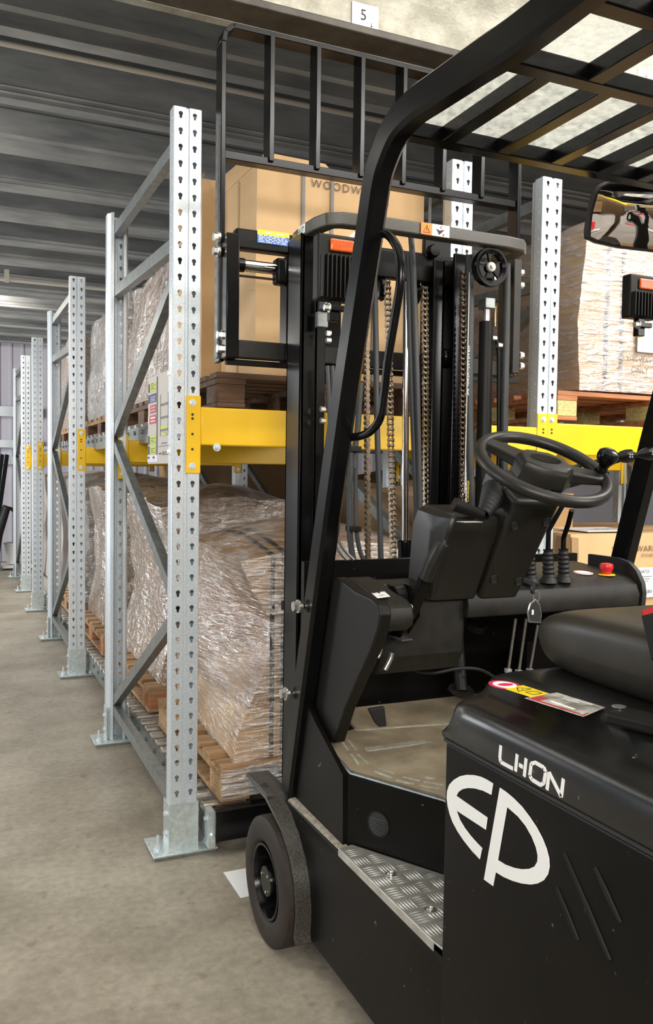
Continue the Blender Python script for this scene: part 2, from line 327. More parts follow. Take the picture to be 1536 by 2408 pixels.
# far left: floor machine and buckets near the back wall
t = thing('floor_cleaner', (.42, 11.0, 0), 'blue and black floor machine by the far wall', 'machine')
MB().box(.30, .50, 10.9, 11.3, .28, .75).build('body', 'teal', t, bevel=.03); MB().tube([(.46, 10.95, .1), (.50, 10.9, .45), (.60, 10.85, .78), (.68, 10.85, .74)], [.05, .06, .05, .03], 12).build('hose', 'rubber_black', t)
MB().cyl((.36, 10.9, .10), (.50, 10.9, .10), .10, 20).build('wheel', 'rubber_black', t)
t = thing('bucket', (.74, 11.2, 0), 'white bucket on a low board near the back wall', 'bucket')
MB().lathe([(0, .06), (.12, .06), (.15, .30), (.16, .30), (.16, .32), (.13, .32)], (.74, 11.2, 0), Z_, 24).build('tub', 'white', t); MB().box(.56, .92, 11.0, 11.4, .02, .05).build('board', 'white', t)
tag(MB().bar((.47, 11.3, .55), (.58, 11.4, 1.42), .02, .05).build('pole', 'rubber_black'), 'left black pole leaning beside the far wall', 'pole', 'black poles leaning at the far wall')
tag(MB().bar((.52, 11.35, .55), (.64, 11.45, 1.42), .02, .05).build('pole', 'rubber_black'), 'right black pole leaning beside the far wall', 'pole', 'black poles leaning at the far wall')
# ------------------------------------------------------------------ rack uprights
def keyhole(th):
    best = 0; dx, dz = math.cos(th), math.sin(th); t = .0
    while t < .03:
        x, z = dx*t, dz*t
        if x*x+(z-.0035)**2 <= .0072**2 or (abs(x) <= .0042 and -.0082 <= z <= .0035) or x*x+(z+.0082)**2 <= .0042**2: best = t
        t += .0004
    return best
def column(nrow=45):
    b = MB(); W = FW/2; top = HU
    strips = ((-W+.002, -.0065, -.0225), (.0065, W-.002, .0225))
    zs0 = top-.0237
    for (xa, xb, xc) in strips:
        for r in range(nrow):
            zc = zs0-.05*r; z0, z1 = zc-.025, zc+.025
            if r == 0: z1 = top
            A = sorted(set([round(2*math.pi*k/16, 5) for k in range(16)]+[round(math.atan2(z-zc, x-xc) % (2*math.pi), 5) for x in (xa, xb) for z in (z0, z1)]))
            inn, out = [], []
            for t in A:
                dx, dz = math.cos(t), math.sin(t); rr = keyhole(t); inn.append((xc+dx*rr, 0, zc+dz*rr))
                k = min([abs(((xb if dx > 0 else xa)-xc)/dx) if abs(dx) > 1e-6 else 9, abs(((z1 if dz > 0 else z0)-zc)/dz) if abs(dz) > 1e-6 else 9]); out.append((xc+dx*k, 0, zc+dz*k))
            n = len(A); b.add(inn+out, [(i, (i+1) % n, n+(i+1) % n, n+i) for i in range(n)])
        zb = zs0-.05*nrow+.025
        b.box(xa, xb, -.0005, .0005, .1, zb) if zb > .1 else None
    b.profile([(-.0065, 0), (-.004, .006), (.004, .006), (.0065, 0)], (0, 0, .02), (0, 0, top), X_, Y_)
    for s in (-1, 1):
        b.profile([(s*(W-.002), 0), (s*W, .002), (s*W, .046), (s*(W-.012), .058), (s*(W-.012), .078), (s*(W-.024), .078)], (0, 0, .02), (0, 0, top), X_, Y_)
    for k in range(46):                                 # punched side holes
        for s in (-1, 1):
            p = V(s*.0447, .022, 2.34-.05*k); b.cyl(p, p+V(s*.0012, 0, 0), .0035, 6)
    return b
def bolt(b, p, ax, r=.008, h=.006, washer=True):
    p = V(p); ax = V(ax).normalized()
    if washer: b.cyl(p, p+ax*.0015, r*1.45, 16)
    b.tube([p+ax*.0015, p+ax*h], r, 6)
    return b
def shift(mb, d, flip=False):
    for v in mb.v:
        if flip: v.y = -v.y; v.x = -v.x
        v += V(d)
    return mb
UP = {}
def mk_frame(x, y, label, group, two=True, braces=True):
    t = thing('upright_frame', (x, y, 0), label, 'rack frame', group)
    for yy, fl in (((0, False), (SA, True)) if two else ((0, False),)):
        o = shift(column(), (x, y+yy, 0), fl).build('upright', 'galv', t, solid=.0018, merge=True, smooth=False)
        s = -1 if fl else 1
        f = MB(); f.profile([(-.0475, .07*1), (-.0475, -.003), (.0475, -.003), (.0475, .07)], (0, 0, .01), (0, 0, .165), X_, Y_); shift(f, (x, y+yy, 0), fl); f.build('foot', 'galv_plate', t, solid=.003, smooth=False)
        cy_ = .035 if not fl else -.035
        MB().box(x-.105, x+.105, y+yy+cy_-.075, y+yy+cy_+.075, .0115, .0185).build('base_plate', 'galv_plate', t, bevel=.001)
        MB().box(x-.100, x+.100, y+yy+cy_-.072, y+yy+cy_+.072, 0, .0115).build('shim', 'galv_dark', t)
        for sx in (-1, 1):
            b = MB(); p = V(x+sx*.08, y+yy+cy_-.02, .0185); b.cyl(p, p+Z_*.004, .013, 16).tube([p+Z_*.004, p+Z_*.014], .0095, 6).cyl(p+Z_*.014, p+Z_*.045, .0048, 10); b.build('anchor_bolt', 'galv', t)
        for zz in (.06, .125):
            for sx in (-1, 1): bolt(MB(), (x+sx*.049, y+yy+s*.03, zz), (sx, 0, 0), .008, .009).build('foot_bolt', 'galv', t)
    if braces:
        za = [(.155, .135), (.185, .775), (1.36, .80), (1.40, 1.905), (2.03, 1.975), (2.30, 2.29)]
        for (zb, zf) in za:
            p = V(x-.012, y+SA-.045, zb); q = V(x-.012, y+.05, zf); d = (q-p).normalized(); n = d.cross(X_).normalized()
            b = MB().profile([(.024, .014), (.024, .0215), (-.006, .0215), (-.006, -.0215), (.024, -.0215), (.024, -.014)], p, q, X_, n)
            b.build('brace', 'galv_dark', t, solid=.002, smooth=False)
    return t
fr = mk_frame(X0, YU[0], 'nearest galvanised rack frame left of the forklift with sign board', None)
f2 = dup(fr, (X0, YU[2], 0), 'second galvanised rack frame down the aisle behind the sign-board frame')
f3 = dup(fr, (X0, YU[5], 0), 'farthest rack frame at the aisle near the ribbed back wall')
fs = mk_frame(X0, YU[4], 'single rack post third of the tall posts down the aisle', None, two=False, braces=False)
XU2 = at(1090, 375, Y=Y0).x; XR = X0+1.4157
g2 = 'rack frames behind the forklift'
dup(fr, (XU2, YU[0], 0), 'rack frame whose post top shows behind the load backrest', g2)
dup(fr, (XR, YU[0], 0), 'rack frame with yellow connector right of the mast', g2)
dup(fr, (XU2, YU[2], 0), 'rear rack frame seen under the yellow beam through the mast', g2)
dup(fr, (XR, YU[2], 0), 'rear rack frame behind the bright wrapped pallet', g2)
dup(fr, (XR+1.55, YU[0], 0), 'rack frame at the right edge behind the cab pillar', g2)
# ------------------------------------------------------------------ yellow beams
def connector(b, x, y, z0, z1, sx):
    b.box(min(x, x+sx*.047), max(x, x+sx*.047), y-.006, y-.0015, z0, z1)
def mk_beam(xa, xb, y, z0, z1, label, zc0=None, zc1=None, d=.05, group=None, flip=False):
    t = thing('yellow_beam', (xa, y, z0), label, 'rack beam', group)
    b = MB().box(xa+.047, xb-.047, y-.004 if not flip else y, y+d, z0, z1); b.build('beam', 'yellow', t, bevel=.005)
    zc0 = zc0 or z0-.09; zc1 = zc1 or z1+.035
    for x, sx in ((xa, 1), (xb, -1)):
        c = MB(); connector(c, x, y, zc0, zc1, sx); c.build('connector', 'yellow', t, bevel=.0015)
        for zz in (zc1-.022, zc0+.022): bolt(MB(), (x+sx*.02, y-.006, zz), (0, -1, 0), .008, .007).build('bolt', 'galv', t)
        k = MB()
        for zz in (zc1-.06, zc1-.073, zc1-.122, zc1-.17): k.cyl((x+sx*.02, y-.0062, zz), (x+sx*.02, y-.0068, zz), .0042, 12)
        k.build('hole', 'ink', t)
    return t
mk_beam(X0, XU2, Y0, 1.3219, 1.4438, 'thick yellow rack beam holding up the boxes left of the mast', 1.232, 1.478)
mk_beam(XR, XR+1.55, Y0, 1.3219, 1.4438, 'bright yellow rack beam behind the steering wheel', 1.232, 1.478)
mk_beam(XU2+.09, XR-.0, Y0, 1.335, 1.425, 'short yellow beam just right of the mast', 1.232, 1.478)
tg = 'inner beams below the roller tracks'
mk_beam(X0, XU2, YU[1]-.06, 1.277, 1.375, 'darker inner yellow beam behind the sign-board frame', 1.20, 1.40, group=tg)
mk_beam(X0, XU2, YU[2], 1.277, 1.375, 'inner yellow beam bolted to the second aisle frame', 1.232, 1.478, group=tg)
mk_beam(X0, XU2, YU[3]-.06, 1.277, 1.375, 'inner yellow beam at the back of the second aisle frame', 1.20, 1.40, group=tg)
mk_beam(X0, XU2, YU[4], 1.277, 1.375, 'inner yellow beam on the single post', 1.232, 1.478, group=tg)
mk_beam(X0, XU2, YU[5], 1.277, 1.375, 'inner yellow beam at the farthest frame', 1.232, 1.478, group=tg)
mk_beam(XR, XR+1.55, YU[1]-.06, 1.277, 1.375, 'inner orange beam below the bright beam at right', 1.20, 1.40, group=tg)
k = MB(); p = at(510, 1052, Y=Y0-.004); bolt(k, p, (0, -1, 0), .009, .012); k.tube([p, p+V(0, -.02, 0)], .005, 8)
tag(k.build('bolt', 'galv'), 'loose bolt hanging below the front yellow beam', 'bolt')
# ------------------------------------------------------------------ roller tracks
def track(x0, x1, z, y0, y1, n, label, grp, step, legs=False, r=.0225):
    t = thing('roller_track', (x0, y0, z), label, 'roller track', grp)
    for x in (x0, x1):
        s = 1 if x == x0 else -1
        rb = MB().profile([(s*.022, .03), (0, .03), (0, -.045), (s*.022, -.045)], (x, y0, z-.026), (x, y1, z-.026), X_, Z_); yy = y0+.1
        while yy < y1: bolt(rb, (x-s*.002, yy, z-.02), (-s, 0, 0), .007, .007); yy += .16
        rb.build('rail', 'galv_dark', t, solid=.0015, smooth=False)
    ro = None
    for i in range(n):
        y = y0+.05+step*i
        if y > y1: break
        if ro is None:
            ro = MB().cyl((x0+.004, y, z), (x1-.004, y, z), r, 18).build('roller', 'steel', t, bevel=.002); ya = y; o = ro
        else:
            o = ro.copy(); COL.objects.link(o); o.parent = t; o.location = V(0, y-ya, 0)
        o2 = None
    if legs:
        yy = y0+.35
        while yy < y1:
            MB().box(x0-.004, x0-.001, yy, yy+.04, .0, z-.03).box(x1+.001, x1+.004, yy, yy+.04, 0, z-.03).box(x0-.004, x1+.004, yy, yy+.04, 0, .004).build('leg', 'galv_dark', t); yy += 1.26
    return t
track(.745, .90, .126, 2.62, 9.6, 70, 'floor-level roller track nearest the aisle, under wrapped pallets', 'roller tracks', .1, True)
track(1.16, 1.29, .126, 2.62, 5.2, 34, 'middle floor-level roller track under the wrapped pallets', 'roller tracks', .075, True)
track(.775, .905, 1.43, 2.72, 9.6, 60, 'upper roller track along the aisle above the yellow beams', 'roller tracks', .15)
track(2.16, 2.29, 1.43, 2.72, 4.6, 13, 'upper roller track in the right bay', 'roller tracks', .15)
# fork entry bar at the front of the lane
t = thing('lane_stop', (.745, 2.56, 0), 'black steel channel bar across the lane front at floor level', 'stop bar')
MB().profile([(.05, -.03), (.05, .0), (0, 0), (0, -.098)], (.765, 2.56, .152), (1.62, 2.56, .152), Y_, Z_).build('channel', 'black_paint', t, solid=.004, bevel=.002)
b = MB().box(.745, .768, 2.575, 2.62, .03, .15); bolt(b, (.745, 2.60, .12), (-1, 0, 0), .007, .008); bolt(b, (.757, 2.575, .07), (0, -1, 0), .007, .008); b.build('end_bracket', 'galv_plate', t)
# sign board on the first frame, in the plane of the frame's outer side
t = thing('sign_board', (.638, 2.64, 1.27), 'beige load-notice board with coloured safety labels on nearest rack frame', 'sign')
def sbq(b, a0, a1, b0, b1, dx=0): # a: 0 far edge..1 near edge, b: px-like heights 0..1
    y0_, y1_ = 3.0-.36*a1, 3.0-.36*a0; z0_, z1_ = 1.268+.293*b0, 1.268+.293*b1
    return b.box(.6355-dx-.0008, .6355-dx, y0_, y1_, z0_, z1_)
MB().box(.6355, .638, 2.64, 3.0, 1.262, 1.562).build('board', 'sign_beige', t)
MB().box(.630, .6385, 2.632, 2.64, 1.258, 1.566).build('edge_flange', 'galv', t)
b = MB()
for q in ((.10, .36, .83, .93), (.10, .36, .21, .31), (.10, .36, .09, .19)): sbq(b, *q, .0006)
sbq(b, .56, .84, .365, .405, .0006); z = 1.268
b.prism([(.634, 3-.36*.60, z+.293*.29), (.634, 3-.36*.82, z+.293*.29), (.634, 3-.36*.71, z+.293*.335)], (-.0006, 0, 0))
b.build('green_label', 'sign_lime', t)
sbq(MB(), .10, .36, .70, .80, .0006).build('blue_label', 'navy', t)
b = MB(); sbq(b, .10, .36, .575, .67, .0006); sbq(b, .10, .36, .45, .55, .0006); b.build('red_label', 'sign_red', t)
sbq(MB(), .0, .44, .0, .085, .0006).build('grey_label', 'wall_grey', t)
b = MB()
for q in ((.03, .07, .83, .93), (.03, .07, .70, .80), (.03, .07, .21, .31), (.03, .07, .09, .19), (.40, .42, .08, .98)): sbq(b, *q, .0009)
for (z0_, rows, n) in ((.84, 4, .1), (.22, 3, .1), (.10, 3, .1)):
    for r_ in range(rows): sbq(b, .14, .33-(r_ % 2)*.06, z0_+.012+r_*.022, z0_+.018+r_*.022, .0014)
for a in (.55, .85): sbq(b, a, a+.006, .29, .76, .0009)
for z_ in (.63, .645, .485, .50, .345, .36): sbq(b, .55, .86, z_, z_+.005, .0009)
sbq(b, .48, 1, .175, .178, .0009); sbq(b, .60, .80, .205, .212, .0009)
sbq(b, .50, .58, .085, .10, .0009); sbq(b, .02, .09, .04, .065, .0014); sbq(b, .24, .31, .04, .065, .0014)
b.build('sign_lines', 'ink', t)
text('ENEXCO LTD', (.6343, 3-.36*.62, 1.268+.293*.075), (0, -1, 0), Z_, .017, 'ink', 'lettering', t, sp=.8)
b = MB(); sbq(b, .14, .33, .735, .74, .0014); sbq(b, .14, .33, .76, .765, .0014); sbq(b, .14, .33, .715, .72, .0014); sbq(b, .14, .33, .60, .605, .0014); sbq(b, .14, .33, .635, .64, .0014); sbq(b, .14, .33, .475, .485, .0014); sbq(b, .14, .33, .51, .525, .0014); sbq(b, .03, .07, .46, .54, .0014); b.build('label_print', 'white', t)
for z_ in (1.545, 1.30): bolt(MB(), (.634, 2.66, z_), (-1, 0, 0), .007, .009).build('screw', 'white', t)
# ------------------------------------------------------------------ pallets
def mk_pallet(x0, x1, y0, y1, z0, label, mw='wood', blk='wood_dark', grp=None, nb=3):
    """block pallet: deck boards, stringer boards, blocks, bottom boards; total height about .12"""
    t = thing('wooden_pallet', (x0, y0, z0), label, 'pallet', grp); rnd = random.Random(int(x0*100+y0*37))
    n = 7; L_ = (y1-y0)
    for i in range(n):
        ya = y0+L_*(i/(n-1))*.90+.0; b = MB(); j = rnd.uniform(-.004, .004)
        b.box(x0+j, x1+j, ya, ya+L_*.085+.01, z0+.098, z0+.118+rnd.uniform(-.002, .001)); b.build('deck_board', mw, t, bevel=.002)
    for i in range(nb):
        xa = x0+(x1-x0-.1)*i/(nb-1)
        MB().box(xa, xa+.1, y0, y1, z0+.078, z0+.098).build('stringer_board', mw, t, bevel=.002)
        MB().box(xa, xa+.1, y0, y1, z0, z0+.016).build('bottom_board', mw, t, bevel=.002)
        for j in range(3):
            ya = y0+(y1-y0-.14)*j/2
            MB().box(xa+.002, xa+.098, ya, ya+.14, z0+.016, z0+.078).build('block', blk, t, bevel=.003)
    return t
def interp(tab, z):
    for (a, b_), (c, d) in zip(tab, tab[1:]):
        if z <= c: return b_+(d-b_)*max(0, min(1, (z-a)/(c-a))) if c > a else b_
    return tab[-1][1]
def lump(dims, fn, n=22):
    """closed box with gridded faces, every point moved by fn"""
    x0, x1, y0, y1, z0, z1 = dims; b = MB()
    def face(o, u, v):
        off = len(b.v)
        for i in range(n+1):
            for j in range(n+1): b.v.append(fn(V(o)+V(u)*(i/n)+V(v)*(j/n)))
        for i in range(n):
            for j in range(n): a = off+i*(n+1)+j; b.f.append((a, a+1, a+n+2, a+n+1))
    dx, dy, dz = x1-x0, y1-y0, z1-z0
    face((x0, y0, z0), (dx, 0, 0), (0, 0, dz)); face((x0, y1, z0), (dx, 0, 0), (0, 0, dz)); face((x0, y0, z0), (0, dy, 0), (0, 0, dz)); face((x1, y0, z0), (0, dy, 0), (0, 0, dz))
    face((x0, y0, z1), (dx, 0, 0), (0, dy, 0)); face((x0, y0, z0), (dx, 0, 0), (0, dy, 0))
    return b
def mk_load(dims, label, seed, card='card_film', fl='film', top=.05, waist=0, corner=None, droop=0, straps=(), amp=.014, lean=0, n=26, off=.006, flaps=True):
    x0, x1, y0, y1, z0, z1 = dims; t = thing('wrapped_load', (x0, y0, z0), label, 'wrapped load', None); sd = V(seed*3.7, seed*1.3, seed*2.1)
    def base(p, e=0):
        q = V(p); fz = (p.z-z0)/(z1-z0); fx = (p.x-x0)/(x1-x0); fy = (p.y-y0)/(y1-y0)
        if waist:
            k = waist*math.sin(math.pi*min(1, max(0, fz)))**1.3; q.x += k*(1-fx)**2*(1 if fx < .5 else .2); q.y += k*.5*(1-fy)**3
        if corner and fx < .5:
            c = interp(corner, p.z); q.x += c*(1-fx)**1.5*max(0, 1-fy*1.6)
        q.x += lean*fz*(1-fx)
        if fz > .45:
            bump_ = math.sin(math.pi*min(1, max(0, fx)))*math.sin(math.pi*min(1, max(0, fy*.85+.1)))
            q.z += top*bump_*((fz-.45)/.55)
            dd = droop*max(0, 1-((p.x-x0)**2+(p.y-y0)**2)**.5/.35)*((fz-.45)/.55); q.z -= dd
        nn = noise.noise_vector(p*3.2+sd)*amp*1.6+noise.noise_vector(p*9+sd)*amp*.45
        q += nn*min(1, .12+fz*2.2)*(1 if fz > .02 else 0)
        if e:
            d = V((fx-.5)*2, (fy-.5)*2, (fz-.5)*2); mx = max(abs(d.x), abs(d.y), abs(d.z)); dd = V(*[(math.copysign(1, c) if abs(c) > mx-.02 else c*.3) for c in d])
            q += dd*e + noise.noise_vector(V(p.x*9, p.y*9, p.z*30)+sd)*.004
        return q
    lump(dims, lambda p: base(p), n).build('carton', card, t, merge=True, angle=.9)
    for (fx, w_) in straps:
        for yy, top_ in ((y0, False),):
            b = MB(); N_ = 30; xs = x0+(x1-x0)*fx; o = len(b.v)
            path = [V(xs, y0, z0+(z1-z0)*i/N_) for i in range(N_+1)]+[V(xs, y0+(y1-y0)*i/N_, z1) for i in range(1, N_+1)]
            for i, p in enumerate(path):
                e = V(0, -.003, 0) if i < N_ else (V(0, 0, .003) if i > N_ else V(0, -.003, .003))
                q0, q1 = base(p)+e, base(p+V(w_, 0, 0))+e; q0.x = p.x; q1.x = p.x+w_; b.v += [q0, q1]
            b.f = [(2*i, 2*i+1, 2*i+3, 2*i+2) for i in range(len(path)-1)]
            b.build('strap', 'strap', t, solid=.001)
    if corner: lump((x0, x1, y0, y1, z0, z0+.165), lambda p: base(p)+V(-.003 if p.x < x0+.1 else .003, -.003 if p.y < y0+.1 else .003, 0), n).build('cardboard_tray', 'card', t, merge=True, angle=.9)
    if fl: lump((x0, x1, y0, y1, z0+.001, z1), lambda p: base(p, off), n+10).build('stretch_film', fl, t, merge=True, angle=1.2)
    return t
XL = .875
cr = [(.27, -.02), (.36, -.01), (.46, .035), (.56, .085), (.66, .115), (.76, .095), (.86, .035), (.97, -.01)]
mk_pallet(.80, 1.62, 2.625, 3.55, .152, 'near floor-level pallet on rollers with torn film, behind the front wheel', 'wood', 'chip', 'pallets on the floor-level rollers')
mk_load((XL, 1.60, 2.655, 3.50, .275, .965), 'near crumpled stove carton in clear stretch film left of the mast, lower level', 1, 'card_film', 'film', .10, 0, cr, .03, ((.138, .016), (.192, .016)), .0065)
# film wound round the pallet corner
b = MB(); n = 14
for k, (za, zb) in enumerate(((.20, .26), (.17, .215))):
    o = len(b.v)
    for i in range(n+1):
        f = i/n; x = .797+.55*f; w_ = .004*math.sin(f*19+k*2)
        b.v += [V(x, 2.612+w_-.01*k, za+.05*f*(1-k)+.02*k*f), V(x, 2.618-w_-.01*k, zb+.035*f)]
    b.f += [(o+2*i, o+2*i+1, o+2*i+3, o+2*i+2) for i in range(n)]
tag(b.build('torn_film', 'film_white'), 'torn twisted stretch film wound round the near pallet corner', 'film')
mk_pallet(.80, 1.60, 3.74, 4.78, .152, 'second floor-level pallet behind the nearest rack frame', 'wood', 'wood_red', 'pallets on the floor-level rollers')
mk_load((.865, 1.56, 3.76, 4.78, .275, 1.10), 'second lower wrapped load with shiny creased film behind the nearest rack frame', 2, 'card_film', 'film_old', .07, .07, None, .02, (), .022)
mk_pallet(.80, 1.60, 5.0, 6.0, .152, 'third floor-level pallet along the aisle', 'wood', 'wood_red', 'pallets on the floor-level rollers')
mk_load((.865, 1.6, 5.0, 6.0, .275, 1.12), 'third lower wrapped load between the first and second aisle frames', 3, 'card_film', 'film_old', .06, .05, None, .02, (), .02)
mk_pallet(.80, 1.60, 6.3, 7.3, .152, 'farthest floor-level pallet along the aisle', 'wood', 'wood', 'pallets on the floor-level rollers')
mk_load((.865, 1.6, 6.3, 7.4, .275, 1.16), 'fourth lower wrapped load seen past the second aisle frame', 4, 'card_grey', 'film_old', .06, .05, None, .02, (), .02)
# upper level
mk_pallet(.815, 1.63, 2.755, 3.62, 1.455, 'dark weathered pallet on the upper beam under the printed boxes', 'wood_dark', 'wood_dark')
def mk_box(dims, label, m_='card', parts=True, amp=.0015, grp=None, seed=0):
    x0, x1, y0, y1, z0, z1 = dims; t = thing('cardboard_box', (x0, y0, z0), label, 'box', grp); sd = V(seed*5.1, 2.2, 1.1)
    lump(dims, lambda p: p+noise.noise_vector(p*2.6+sd)*amp*2+noise.noise_vector(p*8+sd)*amp*.4, 14).build('carton', m_, t, merge=True, angle=.9)
    return t
t = mk_box((.96, 1.62, 2.79, 3.19, 1.575, 2.30), 'tall printed cardboard box on the upper level behind the load backrest', seed=1)
b = MB()
for px in (714, 884, 1012):
    x = at(px, 430, Y=2.785).x; b.box(x-.006, x+.006, 2.783, 2.7855, 1.58, 2.30).box(x-.006, x+.006, 2.778, 3.19, 2.302, 2.306)
x = at(782, 430, Y=2.785).x; b.box(x-.006, x+.006, 2.783, 2.7855, 1.58, 2.30)
b.build('strap', 'strap_grey', t)
a = at(734, 437, Y=2.776); text('WOODWARM', (a.x, 2.785, a.z), X_, Z_, .040, 'ink_brown', 'printed_name', t, .0, sp=1.22)
a = at(903, 468, Y=2.776); text('STOVES', (a.x-.05, 2.785, a.z-.02), X_, Z_, .022, 'ink_brown', 'printed_subtitle', t)
b = MB(); b.prism([(.958, 2.80, 2.295), (.958, 3.17, 2.30), (.948, 3.16, 2.36), (.952, 2.86, 2.345)], (.004, 0, 0)); b.prism([(.97, 2.792, 2.298), (1.25, 2.792, 2.30), (1.22, 2.80, 2.335), (.99, 2.80, 2.34)], (0, .004, 0)); b.build('open_flap', 'card', t)
MB().box(.9555, .9565, 2.98, 2.986, 1.6, 2.29).box(.93, .955, 2.7880, 2.789, 1.86, 1.861).build('crease', 'card_dark', t)
t = mk_box((.885, 1.45, 3.21, 3.60, 1.575, 2.36), 'plain cardboard box standing behind the printed one', 'card', seed=2)
MB().prism([(.883, 3.22, 2.355), (.883, 3.56, 2.36), (.90, 3.54, 2.40), (.90, 3.24, 2.395)], (.004, 0, 0)).build('open_flap', 'card_dark', t)
mk_load((.88, 1.6, 3.70, 4.70, 1.585, 2.20), 'upper wrapped load with crinkled gold-grey film behind the nearest rack frame', 5, 'card_film', 'film_old', .12, -.01, None, .0, (), .02, .03)
mk_pallet(.85, 1.6, 3.68, 4.70, 1.455, 'second upper pallet on rollers along the aisle', 'wood_dark', 'wood_dark', 'upper pallets along the aisle')
mk_load((.88, 1.6, 4.86, 6.1, 1.585, 2.24), 'second upper wrapped load down the aisle with yellow tape mark', 6, 'card_grey', 'film_old', .12, -.01, None, 0, (), .02, .03)
mk_pallet(.85, 1.6, 4.86, 6.1, 1.455, 'third upper pallet on rollers along the aisle', 'wood', 'wood_dark', 'upper pallets along the aisle')
t = mk_load((.88, 1.6, 6.9, 7.9, 1.585, 2.28), 'farthest upper wrapped load behind the second aisle frame', 7, 'card_film', 'film_old', .1, 0, None, 0, (), .02)
mk_pallet(.85, 1.6, 6.9, 7.9, 1.455, 'farthest upper pallet along the aisle', 'wood', 'wood_dark', 'upper pallets along the aisle')
# right bay
mk_pallet(2.19, 3.25, 2.70, 3.65, 1.462, 'right-hand upper pallet with reddish boards behind the cab', 'wood_red', 'chip_green')
t = mk_load((2.31, 3.2, 2.715, 3.6, 1.592, 2.24), 'large load in bright milky stretch film at right behind the mirror', 8, 'card', 'film_white', .07, -.015, None, 0, ((.13, .02), (.22, .02)), .010)
a = at(1470, 850, Y=2.70); text('THIS WAY UP', (a.x, 2.695, a.z), X_, Z_, .03, 'ink_brown', 'printed_text', t); a = at(1482, 870, Y=2.70); text('ONLY', (a.x, 2.695, a.z-.01), X_, Z_, .035, 'ink_brown', 'printed_text', t)
a = at(1497, 770, Y=2.70); MB().box(a.x, a.x+.12, 2.690, 2.692, a.z-.10, a.z+.05).build('white_label', 'paper', t)
mk_pallet(2.2, 3.3, 2.75, 3.6, .14, 'floor pallet under the printed boxes at right', 'wood')
mk_load((.87, 1.6, 7.7, 9.4, .16, 1.18), 'wrapped load added to darken the deep aisle lane, lower level', 31, 'card_grey', None, .05, .02, None, 0, (), .02)  # this and the next four loads are added to keep the racking gaps dark
mk_load((1.8, 2.0, 3.0, 3.8, .02, 1.15), 'narrow dark load added to fill the gap behind the mast', 32, 'card_dark', None, .03, .0, None, 0, (), .01)
mk_load((2.2, 3.2, 4.2, 5.3, .02, 1.2), 'dark load added behind the printed box at right', 33, 'card_dark', None, .05, .02, None, 0, (), .02)
mk_load((1.8, 2.6, 6.6, 8.0, .02, 1.3), 'dark load added far behind the mast', 34, 'card_dark', None, .05, .02, None, 0, (), .02)
mk_load((2.2, 3.2, 3.9, 5.0, 1.47, 2.2), 'brown load added behind the milky wrapped one, upper level at right', 35, 'card_film', None, .05, .02, None, 0, (), .02)
t = mk_box((2.33, 3.2, 2.765, 3.45, .26, 1.0), 'printed cardboard box behind the emergency stop button, torn at its corner', seed=4)
a = at(1440, 1299, Y=2.76); text('WOODWARM', (a.x, 2.7605, a.z), X_, Z_, .036, 'ink_brown', 'printed_name', t, .0, sp=1.15)
a = at(1509, 1308, Y=2.76); text('STOVES', (a.x, 2.7605, a.z-.004), X_, Z_, .020, 'ink_brown', 'printed_subtitle', t)
a = at(1500, 1335, Y=2.755); MB().box(a.x, a.x+.20, 2.750, 2.7525, a.z-.13, a.z).build('white_label', 'paper', t)
text('104723', (a.x+.002, 2.7495, a.z-.024), X_, Z_, .020, 'ink', 'label_number', t)
b = MB()
for i in range(9): b.box(a.x+.012+i*.008, a.x+.012+i*.008+(.0025 if i % 3 else .004), 2.749, 2.7497, a.z-.112, a.z-.097)
for i in range(3): b.box(a.x+.01, a.x+.075-i*.01, 2.749, 2.7497, a.z-.040-i*.010, a.z-.038-i*.010)
b.build('barcode', 'ink', t)
MB().prism([(2.328, 2.762, .99), (2.36, 2.758, .985), (2.362, 2.756, .90), (2.345, 2.754, .86), (2.33, 2.758, .87)], (0, -.004, 0)).box(2.318, 2.33, 2.79, 2.84, .86, .99).build('torn_tape', 'card_dark', t)
MB().prism([(2.45, 2.80, 1.006), (2.70, 2.80, 1.006), (2.72, 3.0, 1.008), (2.44, 3.02, 1.008)], (0, 0, .003)).build('delivery_note', 'paper', t)
text('SPARES', (2.54, 2.86, 1.013), X_, Y_, .045, 'ink', 'handwriting', t)
mk_box((2.36, 2.62, 3.10, 3.35, 1.0, 1.16), 'small cardboard box standing on the printed box', seed=9)
tag(MB().box(.76, .97, 2.29, 2.46, .0005, .0015).build('paper_sheet', 'paper'), 'white sheet of paper on the floor beside the front wheel', 'paper')
tag(MB().prism([(.60, 1.62, .0005), (.64, 1.60, .0005), (.65, 1.63, .0005), (.61, 1.635, .0005)], (0, 0, .002)).build('paper_scrap', 'paper'), 'tiny white scrap lying on the floor in front of the chassis', 'scrap')
# ------------------------------------------------------------------ forklift
FK = thing('forklift', (1.30, 1.2, 0), 'black electric forklift with white logo, parked facing the racking', 'forklift')
XS = .80                                                 # chassis side plane
def poly(pts, vec, **k): return [at(px, py, **k) for px, py in pts]
# chassis: side plate with sill
fen = [(1.862, .09), (1.875, .12), (1.885, .19), (1.905, .25), (1.94, .30), (1.985, .345), (2.05, .372), (2.07, .378)]
side = fen+[(1.25, .372), (-.5, .372), (-.5, .09)]
MB().prism([(XS, y, z) for y, z in side], (.035, 0, 0)).build('chassis_side', 'body_black', FK, bevel=.008, seg=3)
MB().box(.84, 1.80, -.5, 1.86, .10, .36).build('chassis_frame', 'body_black', FK)
